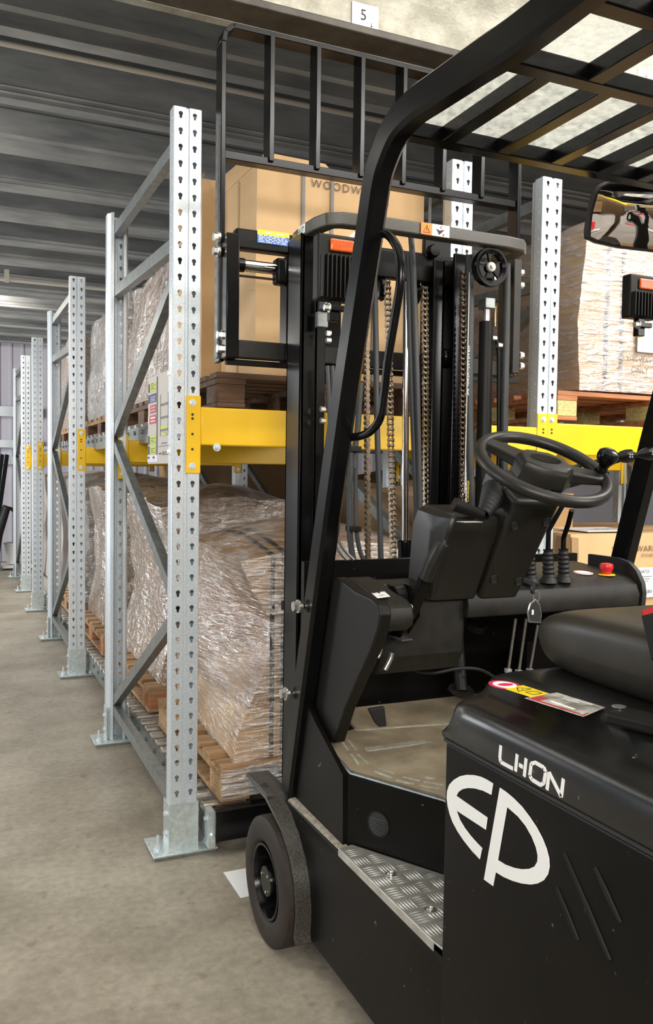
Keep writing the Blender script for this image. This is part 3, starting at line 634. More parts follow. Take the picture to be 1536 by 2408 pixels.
# recess walls below the cab floor, floor plate
w1 = [(.822, 2.06), (.828, 1.725), (.952, 1.50), (.958, 1.24)]
b = MB()
ztop = [.60, .543, .543, .543]
for i in range(3):
    (xa, ya), (xb, yb) = w1[i], w1[i+1]; b.hexa([(xa, ya, .36), (xb, yb, .36), (xb+.03, yb, .36), (xa+.03, ya, .36)], [(xa, ya, ztop[i]), (xb, yb, ztop[i+1]), (xb+.03, yb, ztop[i+1]), (xa+.03, ya, ztop[i])])
b.build('step_recess', 'body_black', FK)
b = MB(); p = at(890, 1937, X=.9)
def on_wall2(px, py, off=0):                             # second recess wall, a slanted vertical plane
    p0, p1 = V(.828, 1.725, 0), V(.952, 1.50, 0); n = V(p1.y-p0.y, -(p1.x-p0.x), 0).normalized(); d = at(px, py, Y=1)-CP; k = (p0-CP).dot(n)/d.dot(n); q = CP+d*k; return q+n*off, n
c, n = on_wall2(890, 1938)
if n.y > 0: n = -n
b = MB().lathe([(.030, -.004), (.030, .002), (.027, .002), (.027, -.02)], c, n, 28); b.build('hole_rim', 'plastic_black', FK)
b = MB().lathe([(0, .0012), (.0275, .0012)], c, n, 28); b.build('hole_dark', 'ink', FK)  # flat black disc painted as the shade inside the hole
b = MB()
for i in range(7): q = c+V(0, 0, -.022+.0055*i); u = V(-n.y, n.x, 0); ww = math.sqrt(max(0, .026**2-(q.z-c.z)**2))*.8; b.tube([q+n*.001-u*ww, q+n*.003, q+n*.001+u*ww], .0022, 6)
b.build('corrugated_hose', 'hose', FK)
MB().prism([(.835, 2.06, .59), (.842, 1.73, .530), (.965, 1.505, .528), (.97, 1.25, .528), (1.75, 1.25, .528), (1.75, 2.06, .59)], (0, 0, .008)).build('floor_plate', 'body_black', FK)
mat_pts = [(.84, 1.90), (.845, 1.745), (.958, 1.535), (.962, 1.25), (1.65, 1.25), (1.65, 2.04), (.95, 2.04), (.95, 1.93)]
fm = MB(); zz = lambda y: .540+max(0, y-1.75)*.19
fm.prism([(x, y, zz(y)) for x, y in mat_pts], (0, 0, .008)); fm.build('floor_mat', 'floor_mat', FK)
b = MB(); br = MB()
def stad(bb, p, q, w_, h=.004):
    p, q = V(p), V(q); d = (q-p); L_ = d.length; d.normalize(); s = V(-d.y, d.x, 0); pts = []
    for k in range(9): t = math.pi*(k/8)+math.pi/2; pts.append(p+d*(math.cos(t)*w_)+s*(math.sin(t)*w_))
    for k in range(9): t = math.pi*(k/8)-math.pi/2; pts.append(q+d*(math.cos(t)*w_)+s*(math.sin(t)*w_))
    bb.prism(pts, (0, 0, h))
def onm(px, py):
    z = .548
    for _ in range(5): p = at(px, py, Z=z); z = zz(p.y)+.0085
    return p
for (a0, a1, w_) in (((868, 1764), (1060, 1738), .012), ((932, 1803), (1060, 1782), .013), ((1010, 1832), (1060, 1828), .011), ((842, 1718), (1060, 1702), .010)): stad(b, onm(*a0), onm(*a1), w_)
for (a0, a1) in (((802, 1744), (817, 1764)), ((820, 1744), (836, 1764)), ((826, 1777), (842, 1797)), ((842, 1777), (864, 1796)), ((793, 1718), (800, 1730)), ((883, 1817), (918, 1830)), ((893, 1810), (925, 1822)), ((935, 1838), (970, 1846)), ((950, 1830), (985, 1838)), ((990, 1850), (1030, 1858)), ((1000, 1842), (1040, 1849))): stad(b, onm(*a0), onm(*a1), .0035, .003)
b.build('mat_ribs', 'mat_rib', FK, bevel=.0015)
# metal lip round the mat
MB().tube([(.824, 1.93, .622), (.828, 1.88, .604), (.832, 1.79, .562), (.838, 1.73, .546), (.955, 1.51, .545), (.958, 1.26, .545)], .004, 8).build('floor_lip', 'galv_dark', FK)
# front-left skirt between pillar and cab floor
MB().prism([(.818, y, z) for y, z in ((2.06, .37), (2.06, .66), (1.96, .66), (1.895, .622), (1.73, .545), (1.725, .37))], (.012, 0, 0)).build('skirt_plate', 'body_black', FK)
# dusty sill between the fender and the step
MB().hexa([(.799, 2.06, .365), (.803, 1.70, .365), (.83, 1.70, .365), (.825, 2.06, .365)], [(.803, 2.06, .387), (.806, 1.69, .380), (.83, 1.70, .384), (.825, 2.06, .390)]).build('sill', 'dust', FK, bevel=.006, seg=3)
# aluminium tread plate
tp = [at(795, 2010, Z=.385), at(1010, 2222, Z=.385), at(1036, 2208, Z=.385), V(.956, 1.26, .385), V(.950, 1.505, .385), at(835, 2000, Z=.385)]
tp = [V(.796, 1.70, .386), V(.796, 1.285, .386), V(.80, 1.245, .386), V(.956, 1.245, .386), V(.950, 1.500, .386), V(.832, 1.705, .386)]
st = MB().prism(tp, (0, 0, .004)); st.hexa([(.7945, 1.70, .372), (.7945, 1.285, .372), (.7965, 1.285, .372), (.7965, 1.70, .372)], [(.7945, 1.70, .39), (.7945, 1.285, .39), (.7965, 1.285, .39), (.7965, 1.70, .39)]); tpo = st.build('step_plate', 'alu', FK, bevel=.001)
b = MB(); import itertools
for i in range(5):
    for j in range(9):
        cx, cyy = .815+i*.036+(j % 2)*.0, 1.27+j*.05
        for k in range(5):
            if (i+j) % 2 == 0: p, q = V(cx-.016, cyy-.018+.009*k, .390), V(cx+.016, cyy-.018+.009*k, .390)
            else: p, q = V(cx-.014+.007*k, cyy-.020, .390), V(cx-.014+.007*k, cyy+.020, .390)
            mxy = (p+q)/2; lim = .950 if mxy.y < 1.50 else .950-(mxy.y-1.50)*.57
            if mxy.x > lim-.018 or mxy.y > 1.685: continue
            d = (q-p)/2; s = V(-d.y, d.x, 0).normalized()*.0022; b.add([p, mxy+s, q, mxy-s, mxy+V(0, 0, .0018)], [(0, 1, 4), (1, 2, 4), (2, 3, 4), (3, 0, 4)])
b.build('tread_pattern', 'alu', FK, smooth=False)
for (px, py) in ((919, 2057), (1012, 2141)):
    p = at(px, py, Z=.391); b = MB().lathe([(.012, 0), (.012, .002), (.0075, .0025), (.0075, .005), (.005, .0062), (.004, .004), (0, .004)], p, Z_, 20); b.build('screw', 'steel', FK)
# battery box side, hood
MB().box(.787, 1.80, -.5, 1.247, .09, .772).build('battery_case', 'body_black', FK, bevel=.006, seg=2)
hp = [(.786, .778), (.783, .792), (.784, .828), (.790, .842), (.806, .851), (.832, .857), (.846, .864), (.856, .880), (.866, .889), (.90, .893), (1.72, .893), (1.80, .86), (1.80, .778)]
b = MB(); ys_ = [(1.236, 1.0, 0), (1.252, .992, .004), (1.247, .975, .010), (1.232, 1, 0)]
def hood_sec(y, s=0, sx=0):
    return [V(x+sx*max(0, 1-abs(x-.786)*8)+(.018*s if z > .80 else 0), y, .778+(z-.778)*(1-.10*s)) for x, z in hp]
secs = [hood_sec(-.5), hood_sec(.75), hood_sec(1.10), hood_sec(1.19), hood_sec(1.222, .25), hood_sec(1.240, .8), hood_sec(1.250, 1.9), hood_sec(1.254, 3.0)]
n = len(hp); o = 0
for s_ in secs: b.v += s_
for i in range(len(secs)-1):
    for k in range(n-1): a = i*n+k; b.f.append((a, a+1, a+n+1, a+n))
b.f.append(tuple((len(secs)-1)*n+k for k in range(n)))
hood = b.build('hood', 'hood', FK, smooth=True, angle=.9)
MB().box(.784, .79, -.5, 1.248, .7725, .7775).build('hood_gap', 'ink', FK)
# recessed dusty seat deck on hood
MB().prism([(1.02, -.2, .8925), (1.02, .98, .8925), (1.10, 1.13, .8925), (1.22, 1.20, .8925), (1.7, 1.20, .8925), (1.7, -.2, .8925)], (0, 0, .007)).build('seat_deck', 'plastic_dusty_lit', FK, bevel=.003)
def hoodp(px, py): return at(px, py, Z=.8945)
c = hoodp(1187, 1611)
b = MB(); b.prism([c+V(math.cos(2*math.pi*k/24)*.024, math.sin(2*math.pi*k/24)*.03, 0) for k in range(24)], (0, 0, .0006)); dr = b.build('round_sticker', 'pink', hood)
b = MB(); b.prism([c+V(math.cos(2*math.pi*k/24)*.018, math.sin(2*math.pi*k/24)*.022, .0006) for k in range(24)], (0, 0, .0004), [[c+V(math.cos(2*math.pi*k/20)*.014+.002, math.sin(2*math.pi*k/20)*.010, .0006) for k in range(20)]]); b.build('sticker_print', 'white', hood)
q4 = [hoodp(1187, 1620), hoodp(1230, 1612), hoodp(1293, 1632), hoodp(1250, 1640)]
MB().prism(q4, (0, 0, .0007)).build('yellow_sticker', 'sign_yellow', hood)
def qlerp(u, v): return (q4[0]*(1-u)+q4[3]*u)*(1-v)+(q4[1]*(1-u)+q4[2]*u)*v+V(0, 0, .0009)
b = MB()
def pl(bb, pts, w_=.0007):
    for p, q in zip(pts, pts[1:]): bb.bar(p, q, w_*2, .0004)
pl(b, [qlerp(.12, .5), qlerp(.42, .15), qlerp(.42, .85), qlerp(.12, .5)]); pl(b, [qlerp(.30, .5), qlerp(.36, .5)]); pl(b, [qlerp(.58, .3), qlerp(.88, .3), qlerp(.88, .75), qlerp(.70, .75), qlerp(.58, .6), qlerp(.58, .3)]); b.build('sticker_print', 'ink', hood)
mat('worn_label', (.20, .19, .165), .6, 0, 30, (200, .2, .001), col2=(.62, .60, .56))
q5 = [hoodp(1234, 1642), hoodp(1310, 1629), hoodp(1424, 1664), hoodp(1372, 1686)]
MB().prism(q5, (0, 0, .0005)).build('worn_label', 'worn_label', hood)
def q5l(u, v): return (q5[0]*(1-u)+q5[3]*u)*(1-v)+(q5[1]*(1-u)+q5[2]*u)*v+V(0, 0, .0009)
b = MB(); pl(b, [q5l(.03, .06), q5l(.97, .06), q5l(.97, .3)], .0012); pl(b, [q5l(.10, .10), q5l(.9, .12)], .0006); b.prism([q5l(.05, .1), q5l(.2, .1), q5l(.2, .4), q5l(.05, .4)], (0, 0, .0003)); b.build('label_red_print', 'sign_red', hood)
b = MB(); pl(b, [q5l(.3, .3), q5l(.75, .26)], .003); pl(b, [q5l(.25, .85), q5l(.8, .9)], .0012); pl(b, [q5l(.3, .72), q5l(.6, .76)], .0015); b.build('label_white_print', 'white', hood)
b = MB(); b.bar(at(1440, 1680, Z=.902), at(1440, 1680, Z=.902)+V(.10, -.28, 0), .05, .018); b.build('hood_latch', 'plastic_black', FK, bevel=.005)
p = at(1456, 1662, Z=.912); MB().lathe([(.010, 0), (.010, .001), (0, .0012)], p, Z_, 20).build('latch_screw', 'steel', FK)
# logo and lettering on the battery side
def cr7(pts, X): return [at(1000+x/2.806, 1550+y/2.806, X=X) for x, y in pts]
def smooth_loop(pts, n=4, closed=False):
    return pts
E_ = [(450, 820), (410, 795), (370, 776), (325, 765), (275, 763), (230, 773), (190, 797), (160, 830), (147, 870), (144, 915), (150, 965), (163, 1020), (183, 1075), (215, 1135), (255, 1195), (305, 1258), (362, 1320), (378, 1247), (340, 1208), (300, 1163), (262, 1112), (230, 1058), (208, 998), (402, 1125), (413, 1045), (208, 902), (222, 876), (248, 858), (285, 850), (330, 853), (385, 868), (438, 895)]
P_ = [(495, 848), (535, 875), (585, 917), (640, 972), (690, 1038), (735, 1105), (775, 1180), (803, 1250), (820, 1315), (823, 1370), (812, 1420), (785, 1459), (745, 1480), (700, 1487), (640, 1480), (580, 1463), (520, 1437), (468, 1405), (450, 1497), (390, 1453)]
PH = [(543, 975), (482, 1325), (530, 1355), (590, 1377), (640, 1386), (690, 1383), (725, 1367), (743, 1335), (745, 1295), (733, 1240), (705, 1170), (665, 1100), (615, 1038)]
b = MB().prism(cr7(E_, .7862), (-.0008, 0, 0)).prism(cr7(P_, .7862), (-.0008, 0, 0), [cr7(PH, .7862)]); b.build('emblem', 'white', FK, smooth=False)
b = MB(); XT = .7825
def stroke(pts, w_=8.5):
    out = []
    for p, q in zip(pts, pts[1:]):
        A_, B_ = cr7([p, q], XT); b.bar(A_, B_, .0058, .0012, (1, 0, 0))
for L_ in ([(499, 570), (492, 655), (500, 680), (578, 722)], [(607, 628), (596, 740)], [(620, 697), (644, 712)], [(666, 655), (654, 775)], [(700, 690), (690, 770), (705, 795), (762, 830), (783, 818), (796, 745), (783, 715), (728, 683), (700, 690)], [(804, 862), (818, 748), (898, 908), (912, 790)]): stroke(L_)
b.build('lettering', 'white', FK, smooth=False)
b = MB()
for p, q in (((918, 1280), (1222, 1988)), ((868, 1505), (1010, 1855)), ((1122, 1375), (1290, 1740))):
    A_, B_ = cr7([p, q], .7868); b.tube([A_, A_.lerp(B_, .5), B_], [.003, .0045, .003], 10)
b.build('vent_slots', 'plastic_black', FK)
b = MB(); r_ = random.Random(4)
# seat: a squashed rounded cushion with raised side bolsters
def seatfn(p):
    u, v, w_ = p.x, p.y, p.z; L_ = (abs(u)**4.5+abs(v)**4.5+abs(w_)**4.5)**(1/4.5); u, v, w_ = u/L_, v/L_, w_/L_
    z = .940+w_*.064
    if w_ > 0: z += .018*abs(u)**2.5*(1 if v < .6 else max(0, 1-(v-.6)*2.5))-.022*max(0, v-.2)**2
    else: z -= 0; u *= 1+.06*w_; v *= 1+.04*w_
    return V(1.245+u*.295, .90+v*.42, z)
lump((-1, 1, -1, 1, -1, 1), seatfn, 18).build('seat', 'seat', FK, merge=True, angle=3)
MB().box(1.04, 1.42, .62, 1.12, .897, .915).build('seat_rail', 'plastic_black', FK, bevel=.003)
MB().prism([at(1506, 1446, X=.925), at(1560, 1430, X=.925), at(1575, 1560, X=.925), at(1531, 1556, X=.925)], (.028, 0, 0)).build('buckle', 'plastic_black', FK, bevel=.004)
MB().prism([at(1506, 1435, X=.925), at(1545, 1422, X=.925), at(1545, 1440, X=.925), at(1510, 1450, X=.925)], (.028, 0, 0)).build('buckle_button', 'red', FK, bevel=.003)
# ------------------------------------------------------------------ front wheel and fender
wc = V(.741, 2.045, .165); R_ = .165
b = MB().lathe([(.098, .012), (.104, .004), (.112, .0), (.140, .0), (.157, .003), (.1635, .008), (.165, .018), (.165, .125), (.160, .14), (.10, .14), (.098, .12)], wc, X_, 64)
ty = b.build('wheel_tyre', 'rubber', FK)
for k in range(20):
    t = 2*math.pi*k/20; p = wc+V(.020, math.cos(t)*.1625, math.sin(t)*.1625); MB().bar(p-V(.010, 0, 0), p+V(.08, 0, 0), .009, .0052, V(0, math.cos(t), math.sin(t))).build('tread_groove_shade', 'ink', ty)  # black bars stand in for the shade of the tread grooves
MB().lathe([(.098, .013), (.096, .004), (.090, .004), (.087, .012), (.080, .055), (.04, .058), (.04, .01), (.038, .006), (0, .006)], wc, X_, 48).build('wheel_rim', 'black_paint', FK)
b = MB()
for k in (0.4, 2.3, 4.5):
    p = wc+V(.005, math.cos(k)*.027, math.sin(k)*.027); MB().lathe([(.004, 0), (.004, -.002), (0, -.003)], p, X_, 12).build('rim_bolt', 'steel', FK)
def arc_text(s, a0, r, h):
    for i, ch in enumerate(s):
        if ch == ' ': continue
        t = a0-i*h*.9/r; rad = V(0, math.cos(t), math.sin(t)); tan = V(0, math.sin(t), -math.cos(t)); text(ch, wc+rad*r+V(-.0005, 0, 0), tan*1, rad, h, 'rubber_black', 'tyre_lettering', ty, .004, .0006)
arc_text('15x4 1/2-8', 2.0, .118, .026); arc_text('ELITE', -2.4, .118, .026)
fr_o = [(2.214, .374), (2.093, .372), (2.03, .353), (1.975, .322), (1.928, .273), (1.899, .224), (1.877, .163), (1.871, .094), (1.862, .084)]
def fender():
    b = MB(); n = len(fr_o); o = len(b.v)
    inner = [(2.20, .386), (2.07, .386), (2.0, .362), (1.945, .325), (1.905, .275), (1.882, .225), (1.868, .17), (1.862, .116), (1.860, .085)]
    for k in range(n):
        (y, z), (yi, zi) = fr_o[k], inner[k]
        def push(a, c):                                  # keep the plate clear of the tyre
            r_ = math.hypot(a-2.045, c-.165); q = max(r_, .184)/r_; return 2.045+(a-2.045)*q, .165+(c-.165)*q
        (y, z), (yi, zi) = push(y, z), push(yi, zi)
        # surface runs from outboard edge to the chassis
        dy, dz = (2.045-y), (.165-z); L_ = math.hypot(dy, dz); dy, dz = dy/L_*.008, dz/L_*.008
        b.v += [V(.76, y, z), V(.812, yi, zi), V(.812, yi+dy, zi+dz), V(.76, y+dy, z+dz)]
    for k in range(n-1):
        a = o+4*k; c = a+4
        for e in range(4): b.f.append((a+e, a+(e+1) % 4, c+(e+1) % 4, c+e))
    b.f += [(o, o+1, o+2, o+3), tuple(o+4*(n-1)+e for e in (3, 2, 1, 0))]; return b
fe = fender().build('fender', 'dust_black' if 'dust_black' in MT else 'body_black', FK, bevel=.002)
mat('dust_black', (.014, .0125, .010), .36, 0, 260, (150, .3, .002), col2=(.075, .07, .058)); fe.data.materials[0] = MT['dust_black']
MB().box(.762, .83, 2.08, 2.26, .370, .380).build('fender_top', 'dust_black', FK, bevel=.002)
MB().lathe([(.0, .0), (.016, .0)], (.785, 2.15, .3805), Z_, 20).build('fender_hole', 'ink', FK)
# ------------------------------------------------------------------ overhead guard
outer = [(655, 1880), (712, 1420), (772, 960), (830, 560), (850, 420), (872, 340), (905, 265), (952, 208), (1008, 165), (1110, 90), (1233, 0)]
op = [at(px, py, X=XS) for px, py in outer]+[V(XS, .75, 1.965), V(XS, -.4, 1.965)]
def offs(P, d):
    out = []
    for i, p in enumerate(P):
        a = P[max(0, i-1)]; c = P[min(len(P)-1, i+1)]; t = (c-a).normalized(); n_ = V(0, t.z, -t.y); 
        if n_.dot(V(0, -1, -.3)) < 0: n_ = -n_
        out.append(p+n_*d)
    return out
op2 = []
for i in range(len(op)-1):                               # resample with Catmull-Rom
    p0, p1, p2, p3 = op[max(0, i-1)], op[i], op[i+1], op[min(len(op)-1, i+2)]
    for k in range(4):
        t = k/4; op2.append(.5*((2*p1)+(-p0+p2)*t+(2*p0-5*p1+4*p2-p3)*t*t+(-p0+3*p1-3*p2+p3)*t**3))
op2.append(op[-1])
for p in op2: p.x = XS
ip = offs(op2, .064)
def rail(dx, xs):
    b = MB(); n = len(op2); ch = .008
    for k in range(n):
        A_, B_ = op2[k], ip[k]; m_ = (B_-A_).normalized()*ch
        ring = [A_+m_, B_-m_, B_+V(ch, 0, 0), B_+V(dx-ch, 0, 0), B_-m_+V(dx, 0, 0), A_+m_+V(dx, 0, 0), A_+V(dx-ch, 0, 0), A_+V(ch, 0, 0)]
        for p in ring: p = V(p); p.x = p.x if xs is None else 2*1.30-p.x; b.v.append(p)
    for k in range(n-1):
        for e in range(8): b.f.append((8*k+e, 8*k+(e+1) % 8, 8*k+8+(e+1) % 8, 8*k+8+e))
    b.f += [tuple(range(8)), tuple(8*(n-1)+e for e in reversed(range(8)))]
    return b
G = rail(.045, None).build('guard_pillar', 'black_paint', FK, angle=.5)
rail(.045, 1).build('guard_pillar', 'black_paint', FK, angle=.5)
ZR0, ZR1 = 1.920, 1.952
YB = [at(*q, Z=ZR0).y for q in ((968, 337), (1172, 165), (1386, 33))]
for y, h in zip(YB, (0, 0, 0)):
    MB().box(.84, 1.76, y-.035, y, ZR0, ZR1).build('roof_beam', 'black_paint', FK, bevel=.003)
xs1 = [at(px, py, Z=ZR0).x for px, py in ((1043, 330), (1172, 358), (1293, 386), (1405, 407))]; xs1 = [xs1[0], xs1[1], xs1[2], xs1[3], xs1[3]+.115, xs1[3]+.23]
for x in xs1: MB().box(x, x+.032, YB[1]-.003, YB[0]-.032, ZR0+.001, ZR1-.001).build('roof_slat', 'black_paint', FK, bevel=.002)
for px, py in ((1372, 197),): x = at(px, py, Z=ZR0).x; MB().box(x, x+.035, YB[2]-.003, YB[1]-.032, ZR0+.001, ZR1-.001).build('roof_slat', 'black_paint', FK, bevel=.002); MB().box(x+.36, x+.395, YB[2]-.003, YB[1]-.032, ZR0+.001, ZR1-.001).build('roof_slat', 'black_paint', FK, bevel=.002)
x = at(1496, 70, Z=ZR0).x; MB().box(x, x+.035, .4, YB[2]-.032, ZR0+.001, ZR1-.001).build('roof_slat', 'black_paint', FK, bevel=.002)
MB().box(.812, 1.79, .2, YB[0]-.01, 1.9535, 1.958).build('roof_sheet', 'roof_sheet', FK)
# bolts of the pillar
for px, py in ((716, 1427), (686, 1633)):
    p = at(px, py, X=XS-.002); p = V(p.x, p.y+.012, p.z); b = MB(); d = V(-1, .0, 0); b.cyl(p, p+d*.014, .007, 14).cyl(p+d*.010, p+d*.014, .017, 20).tube([p+d*.014, p+d*.026], .013, 6); b.build('pillar_bolt', 'steel', FK)
# grab handle
hp_ = [(884, 556), (905, 549), (925, 566), (940, 600), (942, 660), (930, 740), (912, 850), (903, 930), (893, 985), (870, 1015), (845, 1026), (822, 1028)]
hh = [at(px, py, X=.845) for px, py in hp_]; hs = []
for i in range(len(hh)-1):
    p0, p1, p2, p3 = hh[max(0, i-1)], hh[i], hh[i+1], hh[min(len(hh)-1, i+2)]
    for k in range(5): t = k/5; hs.append(.5*((2*p1)+(-p0+p2)*t+(2*p0-5*p1+4*p2-p3)*t*t+(-p0+3*p1-3*p2+p3)*t**3))
hs.append(hh[-1]); MB().tube(hs, .0095, 14).build('grab_handle', 'black_paint', FK)
# work lights
def work_light(x0, y, z0, z1, wdt):
    b = MB().box(x0, x0+wdt, y, y+.035, z0, z1); L = b.build('work_light', 'plastic_black', FK, bevel=.006, seg=3)
    b = MB(); zc = z1-.052; n = int(wdt/.0115)
    for k in range(n): xx = x0+.006+k*.0115; b.box(xx, xx+.004, y-.016, y, z0+.004, zc); 
    b.build('cooling_ribs', 'plastic_black', L, bevel=.001)
    MB().box(x0+.030, x0+wdt-.012, y-.008, y, z1-.042, z1-.012).build('marker_lens', 'lens_orange', L, bevel=.004, seg=3)
    b = MB().box(x0+.034, x0+.06, y+.0, y+.02, z0-.05, z0).bar((x0+.03, y-.005, z0-.02), (x0+.075, y-.005, z0-.02), .014, .014); b.build('light_bracket', 'black_paint', L, bevel=.002)
    b = MB(); bolt(b, (x0+.03, y-.004, z0-.02), (-1, 0, 0), .008, .014); b.build('bracket_bolt', 'steel', L)
    return L
a = at(749, 545, Y=1.90); c = at(745, 702, Y=1.90); work_light(a.x, 1.90, c.z, a.z, .105)
a = at(1486, 642, Y=1.86); c = at(1478, 745, Y=1.86); work_light(a.x-.004, 1.86, c.z, a.z, .105)
p = at(852, 588, Y=1.97); MB().lathe([(0, -.012), (.03, -.010), (.045, -.004), (.048, .0), (.044, .012), (0, .014)], p, Y_, 32).build('round_lamp', 'white', FK)
# mirror
mp_ = [(1381, 560), (1381, 540), (1386, 500), (1398, 455), (1408, 436), (1425, 427), (1470, 425), (1545, 436), (1620, 455), (1650, 500), (1640, 590), (1620, 608), (1540, 592), (1460, 583), (1405, 571)]
MC = V(1.46, 1.60, 1.86); MN = ((V(2.1, -2.7, 1.62)-MC).normalized()-(MC-CP).normalized()).normalized()
def onm2(px, py): d = at(px, py, Y=1)-CP; return CP+d*((MC-CP).dot(MN)/d.dot(MN))
ml = [onm2(px, py) for px, py in mp_]; cn = sum(ml, V(0, 0, 0))/len(ml)
inn = [cn+(p-cn)*.93+MN*.002 for p in ml]
mo = MB().prism(ml, -MN*.022).build('rear_view_mirror', 'rubber_black', FK, bevel=.004, seg=3)
b = MB(); rings = 7; N_ = len(inn); b.v.append(cn+MN*.007)
for r_ in range(1, rings+1):
    f = r_/rings
    for p in inn: b.v.append(cn+(p-cn)*f+MN*(.007*(1-f*f)+.001))
for k in range(N_): b.f.append((0, 1+k, 1+(k+1) % N_))
for r_ in range(rings-1):
    for k in range(N_): a = 1+r_*N_+k; c = 1+r_*N_+(k+1) % N_; b.f.append((a, c, c+N_, a+N_))
b.build('mirror_glass', 'mirror_glass', mo, angle=3)
MB().tube([cn+V(.02, .03, .0), cn+V(.03, .05, .06), V(cn.x+.03, 1.665, 1.93)], .007, 10).build('mirror_arm', 'black_paint', mo)
# ------------------------------------------------------------------ mast
MY = 2.20
def mx(px, Y=MY, py=1000): return at(px, py, Y=Y).x
b = MB()
ZM = 1.905
def chan(b, x0, x1, y0, y1, z0, z1, t_=.014, s=1):
    """C channel standing up, open to +s X"""
    if s > 0: b.box(x0, x0+t_, y0, y1, z0, z1)
    else: b.box(x1-t_, x1, y0, y1, z0, z1)
    b.box(x0, x1, y0, y0+t_, z0, z1); b.box(x0, x1, y1-t_, y1, z0, z1)
xl = mx(705); xr = mx(1130, MY)
b = MB(); chan(b, xl, xl+.045, MY, MY+.11, .10, ZM, .012, 1); b.build('outer_mast_rail', 'black_paint', FK, bevel=.003)
b = MB(); chan(b, mx(1062), mx(1092), MY, MY+.11, .10, ZM, .012, -1); b.build('outer_mast_rail', 'black_paint', FK, bevel=.003)
b = MB(); chan(b, xl+.05, xl+.085, MY+.02, MY+.10, .12, ZM-.01, .011, 1); b.build('inner_mast_rail', 'body_black', FK, bevel=.003)
b = MB(); chan(b, mx(1022), mx(1048), MY+.02, MY+.10, .12, ZM-.02, .011, -1); b.build('inner_mast_rail', 'black_paint', FK, bevel=.003)
for (z0, z1, y) in ((1.82, 1.90, MY+.05), (.62, .72, MY+.02), (.24, .36, MY+.03), (1.22, 1.235, MY+.09)):
    if z0 > 1.2 and z1 < 1.3: continue
    MB().box(xl+.01, mx(1085), y, y+.03, z0, z1).build('mast_crossmember', 'body_black', FK, bevel=.004)
# central free-lift cylinder
px_ = at(951, 900, Y=2.27); p2 = at(953, 1240, Y=2.27); MB().cyl((px_.x, 2.27, 1.86), (p2.x, 2.27, 1.02), .0105, 24).build('lift_rod', 'chrome', FK)
MB().cyl((p2.x, 2.27, 1.03), (p2.x, 2.27, .4), .021, 24).lathe([(.022, 0), (.024, .0), (.024, .02), (.020, .024)], (p2.x, 2.27, 1.01), Z_, 24).build('lift_cylinder', 'black_paint', FK)
# roller chains
def chain(px0, px1, y, z0, z1, facing, m_, name='lift_chain'):
    b = MB(); pit = .0159; n = int((z1-z0)/pit); h = .0068; r_ = .0044
    for i in range(n+1):
        z = z1-i*pit; x = px0+(px1-px0)*i/n
        ax = X_ if facing == 'X' else Y_; u = Y_ if facing == 'X' else X_; c = V(x, y, z)
        b.cyl(c-ax*.0085, c+ax*.0085, .0026, 8)
        b.cyl(c-ax*.0035, c+ax*.0035, .0048, 10)
        if i < n:
            w0 = .0074 if i % 2 else .0055
            for s in (-1, 1):
                o = c+ax*(s*w0)+V(0, 0, -pit/2); pts = []
                for k in range(8):
                    t = math.pi*k/7; pts.append(o+u*(math.cos(t)*h)+Z_*(pit/2+math.sin(t)*h))
                pts.append(o-u*(h*.55)); 
                for k in range(8):
                    t = math.pi+math.pi*k/7; pts.append(o+u*(math.cos(t)*h)+Z_*(-pit/2+math.sin(t)*h))
                pts.append(o+u*(h*.55)); b.prism(pts, ax*(.0016*s))
    return b.build(name, m_, FK, smooth=False)
chain(at(861, 760, Y=2.16).x, at(868, 1330, Y=2.16).x, 2.16, .84, 1.70, 'Y', 'chain_dark')
chain(at(912, 640, Y=2.22).x, at(930, 1330, Y=2.22).x, 2.22, .80, 1.80, 'X', 'chain')
chain(at(1000, 640, Y=2.24).x, at(1008, 1280, Y=2.24).x, 2.24, .80, 1.80, 'X', 'chain')
chain(at(1089, 640, Y=2.17).x, at(1089, 1200, Y=2.17).x, 2.17, 1.0, 1.84, 'X', 'chain_dark', 'rear_chain')
for px, y in ((905, 2.24), (985, 2.26)):
    p = at(px, 615, Y=y); MB().lathe([(0, -.012), (.030, -.012), (.036, -.009), (.032, -.004), (.032, .004), (.036, .009), (.030, .012), (0, .012)], (p.x, y+.03, 1.79), X_, 28).build('chain_pulley', 'black_paint', FK)
# hoses
def hose(pts, r, m_='hose', name='hydraulic_hose', Y=2.2, n=12):
    P = [at(p[0], p[1], Y=p[2] if len(p) > 2 else Y) for p in pts]; Q = []
    for i in range(len(P)-1):
        p0, p1, p2, p3 = P[max(0, i-1)], P[i], P[i+1], P[min(len(P)-1, i+2)]
        for k in range(6): t = k/6; Q.append(.5*((2*p1)+(-p0+p2)*t+(2*p0-5*p1+4*p2-p3)*t*t+(-p0+3*p1-3*p2+p3)*t**3))
    Q.append(P[-1]); return MB().tube(Q, r, n).build(name, m_, FK)
hose([(876, 560), (880, 620), (884, 800), (887, 1000), (893, 1200), (898, 1420)], .0085)
hose([(962, 600), (965, 800), (972, 1000), (980, 1200), (985, 1420)], .0085, Y=2.17)
hose([(966, 548), (970, 600), (975, 700), (981, 900), (987, 1150), (992, 1420)], .0085, Y=2.15)
hose([(1104, 600), (1106, 720), (1104, 900), (1106, 1100), (1110, 1260)], .0115, Y=2.12)
hose([(1192, 620), (1190, 800), (1186, 1000), (1186, 1160), (1188, 1190)], .0115, 'hose', Y=2.12)
hose([(1160, 790), (1172, 820), (1173, 950), (1172, 1100), (1165, 1250)], .006, 'plastic_black', Y=2.13)
hose([(826, 1045), (822, 1150), (822, 1240), (828, 1300), (840, 1345), (862, 1385)], .0085, 'hose', Y=2.12)
